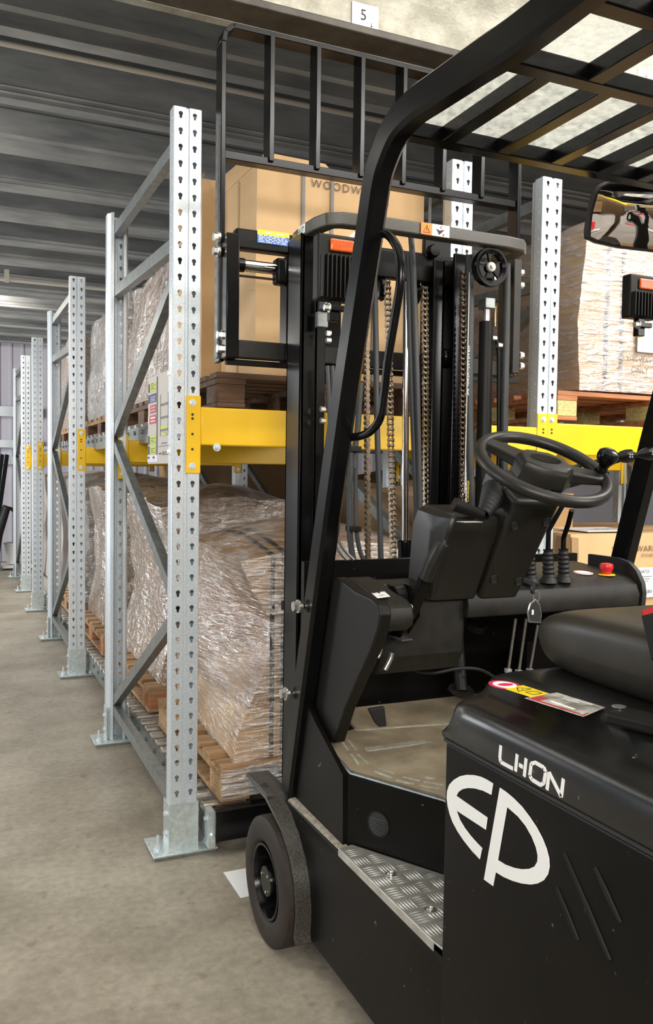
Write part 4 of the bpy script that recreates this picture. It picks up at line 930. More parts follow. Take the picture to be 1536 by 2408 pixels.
hose([(838, 1045), (836, 1150), (838, 1240), (848, 1300), (872, 1345), (890, 1385)], .0065, 'hose', Y=2.13)
hose([(848, 900), (842, 1000), (836, 1045), (832, 1100)], .0085, 'hose', Y=2.13)
hose([(770, 860), (775, 960), (778, 1100)], .006, 'hose', Y=2.15); hose([(782, 860), (785, 1000), (784, 1200)], .006, 'hose', Y=2.16)
hose([(790, 1225), (788, 1270), (800, 1300), (835, 1335), (870, 1375)], .0045, 'steel', 'steel_pipe', Y=2.10)
hose([(797, 1225), (796, 1268), (812, 1296), (850, 1335), (885, 1372)], .0045, 'steel', 'steel_pipe', Y=2.10)
b = MB()
for (px, py) in ((830, 1056), (830, 1243)):
    p = at(px, py, Y=2.12); b.box(p.x-.014, p.x+.02, 2.105, 2.14, p.z-.008, p.z+.008)
b.build('hose_clamp', 'plastic_black', FK, bevel=.002)
for (py, s, m_) in ((790, 'SAE 100R2AT/DIN EN 853', 'white'), (1160, 'Continental', 'sign_yellow')):
    p = at(1102, py+(20 if m_ != 'white' else 140), Y=2.105); text(s, (p.x+.002, 2.107, p.z), Z_, -X_, .013, m_, 'hose_print', FK)
p = at(1099, 900, Y=2.106); MB().box(p.x-.0022, p.x+.0006, 2.1045, 2.107, at(1099, 1160, Y=2.105).z, at(1102, 640, Y=2.105).z).build('hose_stripe', 'sign_beige', FK)
# pulley wheel with spokes at the right
pc = at(1152, 629, Y=2.08)
MB().lathe([(.049, -.012), (.055, -.012), (.056, -.006), (.051, 0), (.056, .006), (.055, .012), (.049, .012), (.040, .006), (.040, -.006), (.049, -.012)], pc, Y_, 40).build('hose_pulley', 'black_paint', FK)
b = MB()
for k in range(5): t = 2*math.pi*k/5+.5; d = V(math.cos(t), 0, math.sin(t)); b.bar(pc+d*.012, pc+d*.044, .008, .004, d.cross(Y_))
b.cyl(pc+V(0, -.004, 0), pc+V(0, .008, 0), .016, 20); b.build('pulley_spokes', 'black_paint', FK)
MB().lathe([(0, -.012), (.013, -.012), (.0145, -.006), (.0145, 0)], pc, Y_, 24).build('pulley_hub', 'pulley_white', FK)
b = MB(); bolt(b, pc+V(0, -.012, 0), (0, -1, 0), .006, .006); b.build('hub_bolt', 'steel', FK)
# side lift cylinder with rod and end block
c0 = at(1144, 760, Y=2.14); MB().cyl((c0.x, 2.14, .55), (c0.x, 2.14, at(1144, 757, Y=2.14).z), .0215, 28).cyl((c0.x, 2.14, .6), (c0.x, 2.14, at(1144, 968, Y=2.14).z), .0225, 28).build('side_cylinder', 'plastic_black', FK)
MB().cyl((c0.x, 2.14, c0.z-.01), (c0.x, 2.14, at(1144, 720, Y=2.14).z), .011, 20).build('cylinder_rod', 'steel', FK)
za = at(1144, 728, Y=2.14).z; MB().box(c0.x-.018, c0.x+.018, 2.12, 2.16, za, za+.032).build('rod_block', 'galv_dark', FK, bevel=.003)
b = MB(); p = at(1166, 720, Y=2.13); b.cyl(p, p-V(0, 0, .06), .003, 8); b.build('adjuster_stud', 'key_gold', FK)
for (px, py) in ((1163, 655), (1160, 795), (1173, 812), (769, 690), (770, 783), (770, 800), (757, 962), (757, 989)):
    p = at(px, py, Y=2.12 if px > 900 else 2.16); MB().tube([p-X_*.004, p+X_*.010], .008, 6).build('fitting_nut', 'steel', FK)
b = MB(); p = at(770, 700, Y=2.14); b.box(p.x-.012, p.x+.012, 2.13, 2.17, p.z-.03, p.z+.01); p = at(760, 745, Y=2.16); b.box(p.x-.02, p.x+.012, 2.15, 2.17, p.z-.03, p.z+.012); b.build('lamp_bracket', 'galv_dark', FK, bevel=.002)
# bumper bar on top of the mast
bz0, bz1 = 1.895, 1.930
def bz(px, py): p = at(px, py, Z=bz0); return (p.x, p.y)
sh = [(.905, 2.31), (.895, 2.22), (.898, 2.14), (.912, 2.085), (.95, 2.06), (1.05, 2.05), (1.25, 2.05), (1.47, 2.05), (1.535, 2.06), (1.565, 2.09), (1.570, 2.14), (1.568, 2.22)]
c_ = MB(); n = len(sh); tw = .04
for i, (x, y) in enumerate(sh):
    a = V(*sh[max(0, i-1)], 0); c = V(*sh[min(n-1, i+1)], 0); t_ = (c-a).normalized(); nn = V(-t_.y, t_.x, 0)
    if nn.dot(V(1.23-x, 2.35-y, 0)) < 0: nn = -nn
    p = V(x, y, 0); c_.v += [p+V(0, 0, bz0), p+V(0, 0, bz1), p+nn*tw+V(0, 0, bz1), p+nn*tw+V(0, 0, bz0)]
for i in range(n-1):
    for e in range(4): c_.f.append((4*i+e, 4*i+(e+1) % 4, 4*i+4+(e+1) % 4, 4*i+4+e))
c_.f += [(0, 1, 2, 3), tuple(4*(n-1)+e for e in (3, 2, 1, 0))]
bb = c_.build('mast_bumper', 'bumper', FK, bevel=.004, seg=3)
p = at(990, 512, Y=2.048); q = at(1017, 482, Y=2.048); r2 = at(1057, 515, Y=2.048)
MB().box(p.x, q.x, 2.046, 2.0485, bz0+.002, bz1-.001).build('orange_sticker', 'orange', bb); MB().box(q.x, r2.x, 2.046, 2.0485, bz0+.002, bz1-.001).build('white_sticker', 'white', bb)
b = MB(); xm = (p.x+q.x)/2; pl(b, [V(xm-.010, 2.0455, bz0+.008), V(xm+.010, 2.0455, bz0+.008), V(xm, 2.0455, bz0+.028), V(xm-.010, 2.0455, bz0+.008)], .0008); b.bar((xm, 2.0455, bz0+.012), (xm, 2.0455, bz0+.022), .0015, .0005)
xm = (q.x+r2.x)/2; b.prism([(xm-.016, 2.0455, bz0+.022), (xm-.004, 2.0455, bz0+.018), (xm+.012, 2.0455, bz0+.022), (xm+.004, 2.0455, bz0+.014), (xm-.006, 2.0455, bz0+.006), (xm-.010, 2.0455, bz0+.014)], (0, -.0004, 0)); b.build('sticker_print', 'ink', bb)
b = MB(); b.box(xm+.006, xm+.010, 2.0450, 2.0455, bz0+.004, bz0+.010).box(xm-.002, xm+.002, 2.0450, 2.0455, bz0+.024, bz0+.030); b.build('sticker_red_print', 'red', bb)
a = at(711, 515, Y=2.2); b = MB(); b.box(.892, .895, 2.19, 2.235, bz0+.005, bz1-.005); b.build('number_label', 'white', bb); text('4177', (.8915, 2.232, bz0+.009), (0, -1, 0), Z_, .021, 'ink', 'label_number', bb)
# ------------------------------------------------------------------ carriage and load backrest
BY = 2.42
xa, xb_ = at(520, 800, Y=BY).x, at(1213, 700, Y=BY).x
zt = at(550, 62, Y=BY).z; zm = at(530, 362, Y=BY).z; zb = at(515, 850, Y=BY).z; x1_ = at(1205, 455, Y=BY).x
b = MB(); r = .03
path = [(xa, zb), (xa, zt-.05), (xa+.006, zt-.02), (xa+.03, zt), (xb_-.03, zt), (xb_-.006, zt-.02), (xb_, zt-.05), (xb_, zb+.02)]
for (p0, p1) in zip(path, path[1:]): b.bar((p0[0], BY+.02, p0[1]), (p1[0], BY+.02, p1[1]), .055, .015, V(p1[1]-p0[1], 0, -(p1[0]-p0[0])) )
bk = b.build('load_backrest', 'black_paint', FK, bevel=.002)
MB().bar((xa, BY+.02, zm), (xb_, BY+.02, zm), .04, .024).build('backrest_bar', 'black_paint', bk, bevel=.002)
for k in range(1, 7): x = xa+(xb_-xa)*k/7; MB().box(x-.0075, x+.0075, BY-.008, BY+.048, zm, zt).build('backrest_bar', 'black_paint', bk, bevel=.0015)
MB().box(xa-.012, xa-.004, BY-.004, BY+.014, zb+.01, zm+.08).build('weld_strip', 'dust_black', bk, bevel=.002)
def cb(px0, px1, py0, py1, y0, y1, m_='black_paint', name='carriage_plate', bv=.003):
    a = at(px0, py0, Y=y0); c = at(px1, py1, Y=y0); a2 = at((px0+px1)/2, (py0+py1)/2, Y=y0); return MB().box(a.x, c.x, y0, y1, c.z, a.z).build(name, m_, FK, bevel=bv)
ztc = at(600, 540, Y=2.37).z; zbc = at(600, 588, Y=2.37).z
xcl = at(556, 560, Y=2.37).x; xcr = xb_-.0
MB().box(xcl, xb_-.03, 2.37, 2.41, zbc, ztc).build('upper_carriage_bar', 'body_black', FK, bevel=.006)
z0_, z1_ = at(620, 845, Y=2.38).z, at(620, 803, Y=2.38).z
MB().box(xcl, xb_-.03, 2.38, 2.41, z0_, z1_).build('lower_carriage_bar', 'plastic_dusty_lit', FK, bevel=.004)
MB().box(xcl-.02, xb_, 2.39, 2.41, z0_-.02, z0_-.004).build('lower_carriage_lip', 'body_black', FK, bevel=.002)
cb(534, 562, 545, 842, 2.355, 2.43, name='carriage_end'); x = at(1198, 700, Y=2.355).x; MB().box(x, x+.03, 2.33, 2.42, at(1200, 880, Y=2.355).z, at(1200, 612, Y=2.355).z).build('carriage_end', 'plastic_dusty_lit', FK, bevel=.003)
cb(676, 700, 600, 850, 2.36, 2.42); cb(652, 676, 604, 668, 2.355, 2.40, 'body_black', 'cylinder_clamp', .008)
cb(664, 674, 660, 808, 2.41, 2.43, 'body_black')
a = at(565, 622, Y=2.37); c = at(655, 630, Y=2.37); MB().cyl((a.x, 2.375, a.z), (c.x, 2.375, a.z), .017, 28).build('shift_cylinder', 'chrome', FK)
MB().cyl((a.x-.006, 2.375, a.z), (a.x+.012, 2.375, a.z), .020, 24).build('cylinder_gland', 'black_paint', FK)
cb(562, 700, 645, 662, 2.385, 2.41, 'body_black', 'carriage_plate')
for (px, py) in ((514, 558), (514, 591), (523, 788), (523, 820)): p = at(px, py, Y=2.405); MB().cyl(p+V(-.004, 0, 0), p+V(.004, 0, 0), .015, 20).tube([p+V(-.016, 0, 0), p+V(-.004, 0, 0)], .0125, 6).build('backrest_bolt', 'steel', FK)
for (px, py) in ((1222, 640), (1222, 670), (1222, 835), (1222, 860)): p = at(px, py, Y=2.40); MB().tube([p, p+V(.014, 0, 0)], .011, 6).build('backrest_bolt', 'steel', FK)
# load plate sticker
a = at(605, 541, Y=2.3685); c = at(680, 578, Y=2.3685); zt_ = a.z-.004; zb_ = c.z+.004; cc = at(605, 571, Y=2.3685); z_top = at(640, 544, Y=2.3685).z; z_bot = at(640, 575, Y=2.3685).z
MB().box(a.x, c.x, 2.3675, 2.3695, z_bot, z_top).build('rating_plate', 'blue', FK); MB().box(a.x, c.x, 2.3665, 2.3675, z_top-.014, z_top).build('plate_header', 'sign_yellow', FK)
b = MB(); r_ = random.Random(2)
for k in range(6):
    xx = a.x+.004
    while xx < c.x-.01: L_ = r_.uniform(.006, .02); b.box(xx, min(xx+L_, c.x-.003), 2.3666, 2.3675, z_bot+.003+k*.0045, z_bot+.005+k*.0045); xx += L_+.004
for xx in (a.x+.025, a.x+.06): b.box(xx, xx+.02, 2.3655, 2.3665, z_top-.009, z_top-.006)
b.build('plate_print', 'white', FK)
# right-hand mast clutter: plates near the carriage rollers
cb(1022, 1048, 560, 870, 2.30, 2.33, 'body_black', 'carriage_side_plate'); p = at(1045, 840, Y=2.27); MB().lathe([(0, -.01), (.022, -.01), (.026, -.004), (.026, .012)], p, X_, 24).build('carriage_roller', 'black_paint', FK)
p = at(1020, 590, Y=2.24); MB().lathe([(0, -.01), (.016, -.01), (.02, -.004), (.02, .012)], p, Y_, 24).build('carriage_roller', 'body_black', FK)
cb(1000, 1060, 560, 640, 2.28, 2.30, 'body_black', 'carriage_side_plate')
# forks lowered behind, slid into the pallet shadow
for x in (1.02, 1.46): MB().box(x, x+.10, 2.43, 2.47, 1.52, 1.90).build('fork_shank', 'body_black', FK, bevel=.004)
# ------------------------------------------------------------------ dash, column and controls
cow = [(783, 1362), (790, 1358), (805, 1366), (838, 1392), (872, 1407), (888, 1422), (894, 1445), (889, 1480), (872, 1530), (840, 1600), (812, 1665), (786, 1748), (770, 1742), (742, 1700), (735, 1690), (756, 1530)]
cw = [at(px, py, X=.842) for px, py in cow]; MB().prism(cw, (.03, 0, 0)).build('dash_side_panel', 'plastic_black', FK, bevel=.007, seg=3)
yb, yf = at(795, 1362, X=.842).y, at(893, 1440, X=.842).y
def dz(y): return .985-(.05)*((yb-y)/(yb-yf))**1.6
prf = [(yb+.05, .86), (yb+.05, .978), (yb, .988), (yb-.06, .982), (yb-.12, .968), (yf+.03, .958), (yf+.008, .944), (yf, .925), (yf+.004, .905), (yf+.03, .89), (yb-.03, .86)]
MB().prism([(.868, y, z) for y, z in prf], (.062, 0, 0)).build('dash', 'plastic_dusty_lit', FK, bevel=.006, seg=2)
prf2 = [(yb+.05, .75), (yb+.05, .972), (yb, .980), (1.78, .968), (1.765, .95), (1.765, .80), (1.80, .75)]
MB().prism([(.931, y, z) for y, z in prf2], (.235, 0, 0)).build('dash_rear', 'plastic_dusty_lit', FK, bevel=.01)
MB().prism([(.86, 2.10, .58), (.86, 2.10, 1.0), (.86, 2.08, 1.0), (.86, 2.08, .58)], (.92, 0, 0)).build('firewall', 'body_black', FK)
MB().box(1.72, 1.76, 1.25, 2.1, .55, .86).build('cab_right_wall', 'body_black', FK)
# sticker on dash with arrow
def dsp(px, py): 
    p = at(px, py, Z=.968)
    for _ in range(6):
        z = .958+(.030)*max(0, min(1, (p.y-(yf+.03))/(yb-yf-.03))); p = at(px, py, Z=z+.0012)
    return p
sq = [dsp(848, 1373), dsp(880, 1371), dsp(918, 1403), dsp(888, 1407)]
MB().prism(sq, (0, 0, .0008)).build('dash_sticker', 'white', FK)
def sql(u, v): return (sq[0]*(1-v)+sq[3]*v)*(1-u)+(sq[1]*(1-v)+sq[2]*v)*u+V(0, 0, .0012)
MB().prism([sql(0, 0), sql(1, 0), sql(1, .16), sql(0, .16)], (0, 0, .0006)).build('sticker_header', 'orange', FK)
b = MB(); b.bar(sql(.5, .42), sql(.5, .7), .003, .0005); b.prism([sql(.35, .45), sql(.65, .45), sql(.5, .34)], (0, 0, .0005)); b.prism([sql(.35, .67), sql(.65, .67), sql(.5, .78)], (0, 0, .0005)); pl(b, [sql(.3, .24), sql(.2, .24), sql(.2, .3)], .0005); pl(b, [sql(.4, .24), sql(.6, .24)], .001); pl(b, [sql(.7, .24), sql(.8, .24), sql(.8, .3)], .0005); pl(b, [sql(.3, .88), sql(.7, .88)], .0014); b.build('sticker_print', 'ink', FK)
# parking brake bracket and lever
b = MB()
for x in (.955, 1.0):
    b.prism([at(px, py, X=x) for px, py in (((905, 1375), (925, 1378), (962, 1440), (966, 1456), (940, 1500), (905, 1490), (900, 1420)) if x < .98 else ((940, 1370), (965, 1378), (985, 1410), (985, 1450), (960, 1490), (935, 1480), (930, 1400)))], (.004, 0, 0))
b.build('brake_bracket', 'black_paint', FK, bevel=.001)
b = MB(); p, q = at(985, 1372, X=.98), at(960, 1455, X=.98); pt = at(1045, 1272, X=1.0); pm = at(1005, 1350, X=.99)
b.bar(q, pm, .035, .018); b.build('brake_arm', 'body_black', FK, bevel=.004)
gx = [at(1002, 1362, X=.985), at(1018, 1322, X=.99), at(1034, 1292, X=.995), at(1042, 1276, X=1.0)]; MB().tube(gx, [.017, .019, .018, .015], 16).build('brake_grip', 'grip', FK, bevel=.002)
MB().cyl(at(1043, 1282, X=.995), at(1045, 1270, X=.997), .006, 12).build('brake_button', 'rubber_black', FK)
MB().cyl(at(915, 1385, X=.96), at(945, 1382, X=.995), .012, 16).build('brake_pivot', 'plastic_dusty_lit', FK)
for px, py in ((937, 1421), (934, 1470), (966, 1428), (905, 1381)): bolt(MB(), at(px, py, X=.952), (-1, -.2, 0), .0055, .008).build('bracket_bolt', 'steel', FK)
b = MB(); b.bar(at(905, 1488, X=.96), at(958, 1505, X=.97), .03, .003); b.build('cable_bracket', 'steel', FK)
hose([(922, 1535, 1.70), (918, 1550, 1.70), (905, 1575, 1.70)], .006, 'steel', 'cable_end'); hose([(897, 1525, 1.72), (893, 1540, 1.72), (888, 1547, 1.72)], .004, 'steel', 'cable_end'); MB().box(*(lambda p: (p.x-.01, p.x+.008, p.y, p.y+.02, p.z-.012, p.z+.0))(at(892, 1480, Y=1.70))).build('cable_clip', 'steel', FK)
hose([(952, 1515, 1.85), (955, 1550, 1.85), (975, 1575, 1.85), (1020, 1582, 1.85), (1080, 1572, 1.85), (1130, 1575, 1.85), (1175, 1600, 1.85)], .0045, 'rubber_black', 'brake_hose')
# instrument pod
pt_ = [(1.035, 1.80), (1.03, 1.70), (1.05, 1.655), (1.19, 1.655), (1.20, 1.80)]
b = MB()
for (z, gx_, gy) in ((.93, .01, .02), (1.10, 0, 0), (1.135, .004, .003), (1.148, .018, .012)):
    for x, y in pt_: b.v.append(V(x+(gx_ if x < 1.1 else -gx_), y+(gy if y < 1.7 else -gy)+ (1.14-z)*.35, z+ (y-1.655)*.12))
for k in range(3):
    for e in range(5): b.f.append((5*k+e, 5*k+(e+1) % 5, 5*k+5+(e+1) % 5, 5*k+5+e))
b.f += [(0, 1, 2, 3, 4), (19, 18, 17, 16, 15)]; pod = b.build('instrument_pod', 'grip', FK, bevel=.007, seg=3)
# steering column
SW = V(1.27, 1.610, 1.2578); tl = .5185; AX = V(0, -math.sin(tl), math.cos(tl)); UU = X_; VV = V(0, math.cos(tl), math.sin(tl)); RW = .1535
def cl(u, v, a): return SW+UU*u+VV*v+AX*a
def cbox(b, u0, u1, v0, v1, a0, a1, tp_=1.0):
    c = (u0+u1)/2; d_ = (v0+v1)/2
    lo = [cl(c+(u-c)*tp_, d_+(v-d_)*tp_, a0) for u, v in ((u0, v0), (u1, v0), (u1, v1), (u0, v1))]; hi = [cl(u, v, a1) for u, v in ((u0, v0), (u1, v0), (u1, v1), (u0, v1))]
    return b.hexa(lo, hi)
b = MB(); cbox(b, -.088, .048, -.052, .085, -.36, -.058, .86); col_ = b.build('steering_column', 'grip', FK, bevel=.012, seg=3)
b = MB(); cbox(b, -.090, .0, -.0, .087, -.10, -.054, 1.0); b.build('column_top_cover', 'grip', FK, bevel=.006, seg=2)
b = MB()
for u, a_ in ((-.062, -.13), (.026, -.12), (-.058, -.29), (.020, -.30)): c = cl(u, -.0525+(-.058-a_)*.032, a_); b.lathe([(.009, -.001), (.011, .0015), (.013, -.001)], c, -VV, 20)
b.build('screw_hole', 'plastic_black', FK)
for u, a_ in ((-.062, -.13), (.026, -.12), (-.058, -.29), (.020, -.30)): c = cl(u, -.0525+(-.058-a_)*.032, a_); MB().lathe([(0, .0005), (.009, .0005)], c, -VV, 20).build('screw_hole_dark', 'ink', FK)  # flat black discs stand for the shade in the screw holes
MB().cyl(cl(0, .05, -.34), cl(0, .10, -.62), .022, 20).lathe([(.024, -.5), (.028, -.5), (.028, -.48), (.024, -.48)], cl(0, .02, 0), AX, 20).build('steering_shaft', 'body_black', FK)
p = cl(0, .09, -.40); MB().cyl(p+V(-.03, 0, 0), p+V(.03, 0, 0), .02, 16).build('universal_joint', 'body_black', FK)
p = at(1085, 1625, Z=.66); MB().lathe([(.035, 0), (.035, .003), (.0, .004)], p, V(0, -.4, 1), 24).cyl(p, cl(0, .10, -.55), .017, 16).build('shaft_boot', 'plastic_dusty_lit', FK)
# steering wheel
b = MB(); b.tube([cl(math.cos(t)*RW, math.sin(t)*RW, 0) for t in [2*math.pi*k/72 for k in range(72)]], .0145, 16, closed=True); sw = b.build('steering_wheel', 'grip', FK)
b = MB()
for t in (math.radians(-20), math.radians(128)):
    d = UU*math.cos(t)+VV*math.sin(t); s = AX.cross(d)
    lo = [SW+d*.045-s*.030-AX*.020, SW+d*.045+s*.030-AX*.020, SW+d*.045+s*.026+AX*.012, SW+d*.045-s*.026+AX*.012]; hi = [SW+d*(RW-.002)-s*.022-AX*.008, SW+d*(RW-.002)+s*.022-AX*.008, SW+d*(RW-.002)+s*.018+AX*.010, SW+d*(RW-.002)-s*.018+AX*.010]
    b.hexa(lo, hi)
b.build('spoke', 'grip', sw, bevel=.006, seg=3)
b = MB(); hub = [(-.070, .020), (-.045, .048), (.02, .052), (.058, .030), (.072, -.018), (.045, -.048), (-.02, -.052), (-.062, -.030)]; rot = math.radians(-20)
def rt(u, v): return (u*math.cos(rot)-v*math.sin(rot), u*math.sin(rot)+v*math.cos(rot))
b.hexa  # hub built as stacked octagons
rings = [(1.0, -.03), (1.0, .006), (.86, .020), (.80, .021)]; o = 0
for s_, a_ in rings:
    for u, v in hub: uu, vv = rt(u*s_, v*s_); b.v.append(cl(uu, vv, a_))
for k in range(3):
    for e in range(8): b.f.append((8*k+e, 8*k+(e+1) % 8, 8*k+8+(e+1) % 8, 8*k+8+e))
b.f += [tuple(range(8)), tuple(24+e for e in range(8))]; b.build('wheel_hub', 'grip', sw, bevel=.003, seg=2)
b = MB(); pts = []
for k in range(20): t = 2*math.pi*k/20; uu, vv = rt(math.cos(t)*.038, math.sin(t)*.020+.004); pts.append(cl(uu, vv, .0212))
MB().prism(pts, AX*.0008).build('hub_cap', 'black_paint', sw)
MB().lathe([(.032, -.06), (.034, -.035), (.030, -.012)], SW, AX, 28).lathe([(.036, -.062), (.036, -.052), (.030, -.05)], SW, AX, 28).build('wheel_neck', 'rubber_black', sw)
# spinner knob
kd = UU*math.cos(math.radians(-14))+VV*math.sin(math.radians(-14)); kp = SW+kd*(RW-.006)
MB().lathe([(.014, .0), (.013, .012), (.011, .024), (.016, .034), (.023, .042), (.0255, .052), (.023, .063), (.014, .069), (0, .070)], kp, AX*.9+Z_*.1, 28).build('spinner_knob', 'black_paint', sw)
MB().lathe([(.020, -.016), (.022, 0), (.018, .012)], kp, AX, 24).build('knob_clamp', 'plastic_black', sw)
# stalks with bellows
def bellows(p, q, r0, r1, n, mname='rubber_black', name='bellows'):
    p, q = V(p), V(q); L_ = (q-p).length; prof = []
    for i in range(n):
        f = i/n; r = r0+(r1-r0)*f; prof += [(r, f*L_), (r*.78, (f+.5/n)*L_)]
    prof.append((r1, L_)); return MB().lathe(prof, p, q-p, 24).build(name, mname, FK, angle=.3)
p = cl(-.086, .03, -.085); q = at(1136, 1212, X=p.x-.075); bellows(p, q, .034, .014, 8)
s0 = at(1067, 1185, X=q.x-.07); MB().tube([q, q.lerp(s0, .4), s0], [.012, .013, .016], 18).build('direction_stalk', 'plastic_black', FK, bevel=.001)
p = cl(.046, .03, -.078); q = p+V(.08, .02, .012); bellows(p, q, .034, .016, 8); MB().tube([q, q+V(.05, .0, .01)], [.013, .012], 14).build('signal_stalk', 'plastic_black', FK)
# console with hydraulic levers
XC1 = 1.715
con = [at(px, py, X=XC1) for px, py in ((1452, 1312), (1478, 1322), (1496, 1342), (1509, 1372), (1512, 1395), (1506, 1450), (1500, 1500))]
cprof = [(2.02, .985), (1.84, .974), (1.785, .963), (1.755, .946), (1.744, .92), (1.748, .885), (2.02, .885)]
MB().prism([(1.16, y, z) for y, z in cprof], (XC1-1.16, 0, 0)).build('control_console', 'plastic_dusty_lit', FK, bevel=.010, seg=3)
MB().prism([V(XC1, con[0].y+.12, .80), V(XC1, con[0].y+.12, con[0].z)]+con+[V(XC1, con[-1].y, .80)], (.014, 0, 0)).build('console_end_cap', 'rubber_black', FK, bevel=.004)
def con_z(y):
    P = cprof[0:5]
    for (ya, za_), (yb_, zb_) in zip(P, P[1:]):
        if yb_ <= y <= ya: return zb_+(za_-zb_)*(y-yb_)/(ya-yb_)
    return .98 if y > 2 else .94
def onc(px, py):
    z = .97
    for _ in range(14): p = at(px, py, Z=z); z = z*.5+con_z(p.y)*.5
    return at(px, py, Z=z)
e = onc(1426, 1352)
MB().lathe([(.024, 0), (.024, .002), (.016, .003), (.014, .003)], e, Z_, 28).build('stop_collar', 'sign_yellow', FK)
MB().lathe([(.014, .0), (.0145, .012), (.0165, .013), (.0175, .02)], e, Z_, 28).build('stop_stem', 'red', FK)
MB().lathe([(.0165, .014), (.0185, .018), (.0185, .026), (.0165, .031), (.009, .033), (0, .0333)], e, Z_, 32).build('stop_button', 'red', FK)
e = onc(1372, 1347); b = MB().lathe([(.0, .0015), (.026, .0015), (.026, 0)], e, V(0, -.1, 1), 28); b.build('console_sticker', 'white', FK); MB().lathe([(.022, .0022), (.0235, .0022), (.0235, .001)], e, V(0, -.1, 1), 28).build('sticker_ring', 'pink', FK)
for i, (px, py, kx, ky) in enumerate(((1247, 1372, None, None), (1290, 1370, None, None), (1326, 1368, 1345, 1200))):
    base = onc(px, py-2); up = V(.0, .0, .085); MB().lathe([(.024, -.002), (.022, .006), (.014, .016)], base, Z_, 24).build('boot_base', 'rubber_black', FK)
    bellows(base+V(0, 0, .014), base+V(-.004, 0, .085), .0175, .0135, 6)
    top = base+V(-.004, 0, .085)
    if kx: q = at(kx, ky, Y=top.y-.06); MB().tube([top-V(0, 0, .01), top+V(0, 0, .03), top.lerp(q, .6)+V(0, 0, .006), q], .0068, 12).build('lever_rod', 'black_paint', FK)
    else: MB().tube([top-V(0, 0, .01), top+V(.0, 0, .05), top+V(.03, -.02, .12)], .0068, 12).build('lever_rod', 'black_paint', FK)
for (a0, a1, kn, yy) in (((1262, 1120), (1440, 1076), (1472, 1073), 1.74), ((1330, 1120), (1500, 1070), (1525, 1067), 1.72)):
    p, q, k_ = at(*a0, Y=yy+.10), at(*a1, Y=yy), at(*kn, Y=yy); MB().tube([p, q], .0055, 10).build('lever_rod', 'black_paint', FK)
    d = (k_-q).normalized(); MB().lathe([(.006, -.05), (.009, -.03), (.016, -.012), (.0185, .002), (.0175, .016), (.011, .024), (0, .025)], k_, V(1, -.1, .12), 24).build('lever_knob', 'black_paint', FK)
    p = k_+V(.0, -.019, .0); b = MB()
    for dx in (-.005, .003): b.box(p.x+dx, p.x+dx+.004, p.y-.0008, p.y+.001, p.z-.003, p.z-.001).box(p.x+dx, p.x+dx+.004, p.y-.0008, p.y+.001, p.z+.003, p.z+.005)
    b.build('knob_print', 'white', FK)
# valve linkage rods
for (a0, a1) in (((1213, 1455), (1195, 1580)), ((1238, 1455), (1220, 1583)), ((1265, 1470), (1246, 1580))):
    p, q = at(*a0, Y=1.77), at(*a1, Y=1.80); MB().cyl(p, q, .0038, 10).build('linkage_rod', 'steel', FK)
    MB().cyl(q+V(0, 0, .008), q-V(0, 0, .05), .0075, 12).lathe([(.010, 0), (.010, .008)], q, Z_, 12).build('rod_clevis', 'galv', FK)
MB().box(1.42, 1.70, 1.85, 1.93, .58, .79).build('valve_housing', 'body_black', FK)
# key with tag
kk = at(1262, 1378, Y=1.545); MB().cyl(kk+V(-.01, .03, .01), kk, .007, 12).lathe([(0, -.003), (.011, -.003), (.012, .0), (.011, .003), (0, .003)], at(1254, 1385, Y=1.54), V(.6, -1, 0), 20).build('key', 'rubber_black', FK)
ring = at(1262, 1402, Y=1.54); MB().tube([ring+V(math.cos(t)*.009, 0, math.sin(t)*.013) for t in [2*math.pi*k/20 for k in range(20)]], .001, 6, closed=True).build('key_ring', 'steel', FK)
kt = [at(px, py, Y=1.535) for px, py in ((1260, 1408), (1270, 1420), (1275, 1445), (1273, 1466), (1244, 1464), (1241, 1440), (1248, 1418))]
MB().prism(kt, (0, .004, 0)).build('key_tag', 'steel', FK, bevel=.001); cen = sum(kt, V(0, 0, 0))/len(kt); MB().prism([cen+(p-cen)*.82+V(0, -.001, 0) for p in kt], (0, .0008, 0)).build('tag_insert', 'ink', FK)
MB().box(cen.x-.011, cen.x-.006, 1.532, 1.5335, cen.z-.007, cen.z+.004).build('tag_label', 'paper', FK)
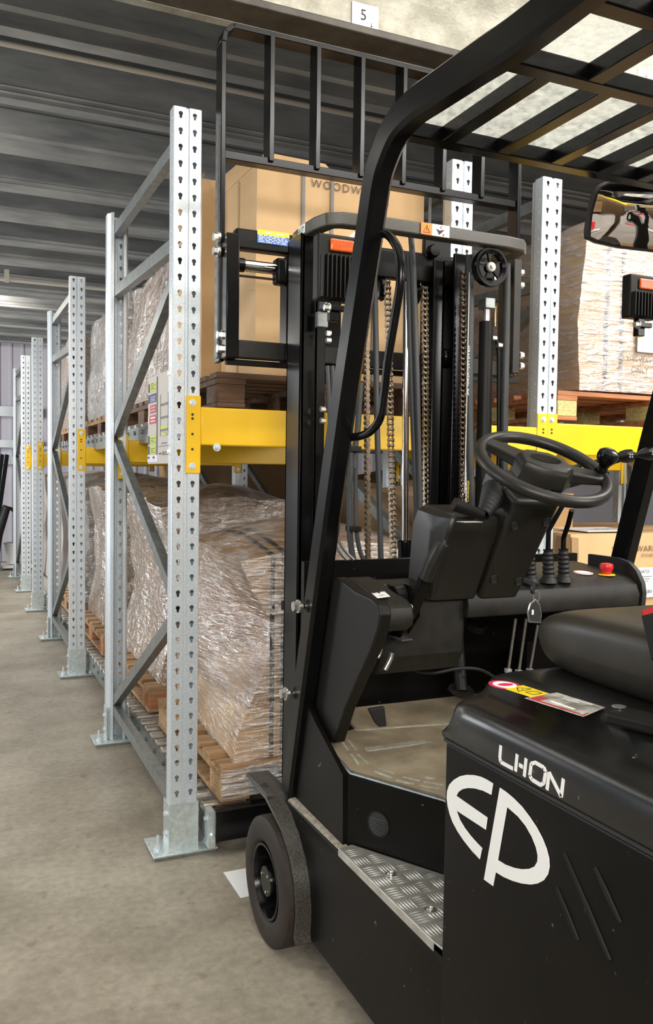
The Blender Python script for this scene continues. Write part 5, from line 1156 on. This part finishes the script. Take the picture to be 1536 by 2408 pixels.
# pod label and pedal
b = MB(); p = at(1105, 1228, Z=1.150); MB().box(p.x-.02, p.x+.02, p.y-.012, p.y+.014, p.z+.0002, p.z+.0012).build('pod_label', 'sign_beige', FK)
b = MB(); b.prism([at(px, py, Y=1.86) for px, py in ((868, 1668), (905, 1662), (910, 1708), (893, 1710), (884, 1700))], (0, .012, 0)); b.build('brake_pedal', 'rubber_black', FK, bevel=.002)
# fake body of the truck behind the visible part: rear counterweight and rear pillars are out of view but real
MB().box(.80, 1.80, -1.0, -.5, .12, 1.0).build('counterweight', 'body_black', FK, bevel=.05, seg=3)
MB().bar((.83, .72, .80), (.83, .60, 1.95), .05, .05).build('rear_pillar', 'body_black', FK, bevel=.004)
MB().bar((1.77, .30, .80), (1.77, .10, 1.95), .05, .05).build('rear_pillar', 'body_black', FK, bevel=.004)
# ------------------------------------------------------------------ hall behind the camera, which the mirror shows
mk_beam(-1.2, 4.6, -2.6, 1.98, 2.10, 'long yellow beam of the rack behind the camera, seen in the mirror')
for i, x in enumerate((-.4, .75, 1.9, 3.05)):
    t = mk_load((x, x+.95, -3.6, -2.75, .15, 1.62), ['far left', 'middle left', 'middle right', 'far right'][i]+' grey wrapped load of the four behind the camera, seen in the mirror', 20+i, 'card_grey', None, .05, .02, None, 0, (), .02)
    for xx, m_, z_ in ((x+.2, 'red', 1.42), (x+.42, 'paper', 1.2)): MB().box(xx, xx+.16, -2.70, -2.69, z_, z_+.12).build('label_sheet', m_, t)
    mk_box((x+.1, x+.45, -3.3, -2.9, 1.69, 1.86), ['far left', 'middle left', 'middle right', 'far right'][i]+' small box of the four on the grey loads behind the camera', 'card' if i % 2 else 'card_grey', seed=i)
tag(MB().box(-1.2, 4.6, -3.75, -2.7, .02, .14).build('shelf_deck', 'wood'), 'wooden shelf deck below the grey loads behind the camera', 'shelf')
tag(MB().box(-1.2, 4.6, -3.75, -2.6, 2.12, 2.2).build('shelf_deck', 'wood'), 'wooden shelf deck on the yellow beam behind the camera', 'shelf')
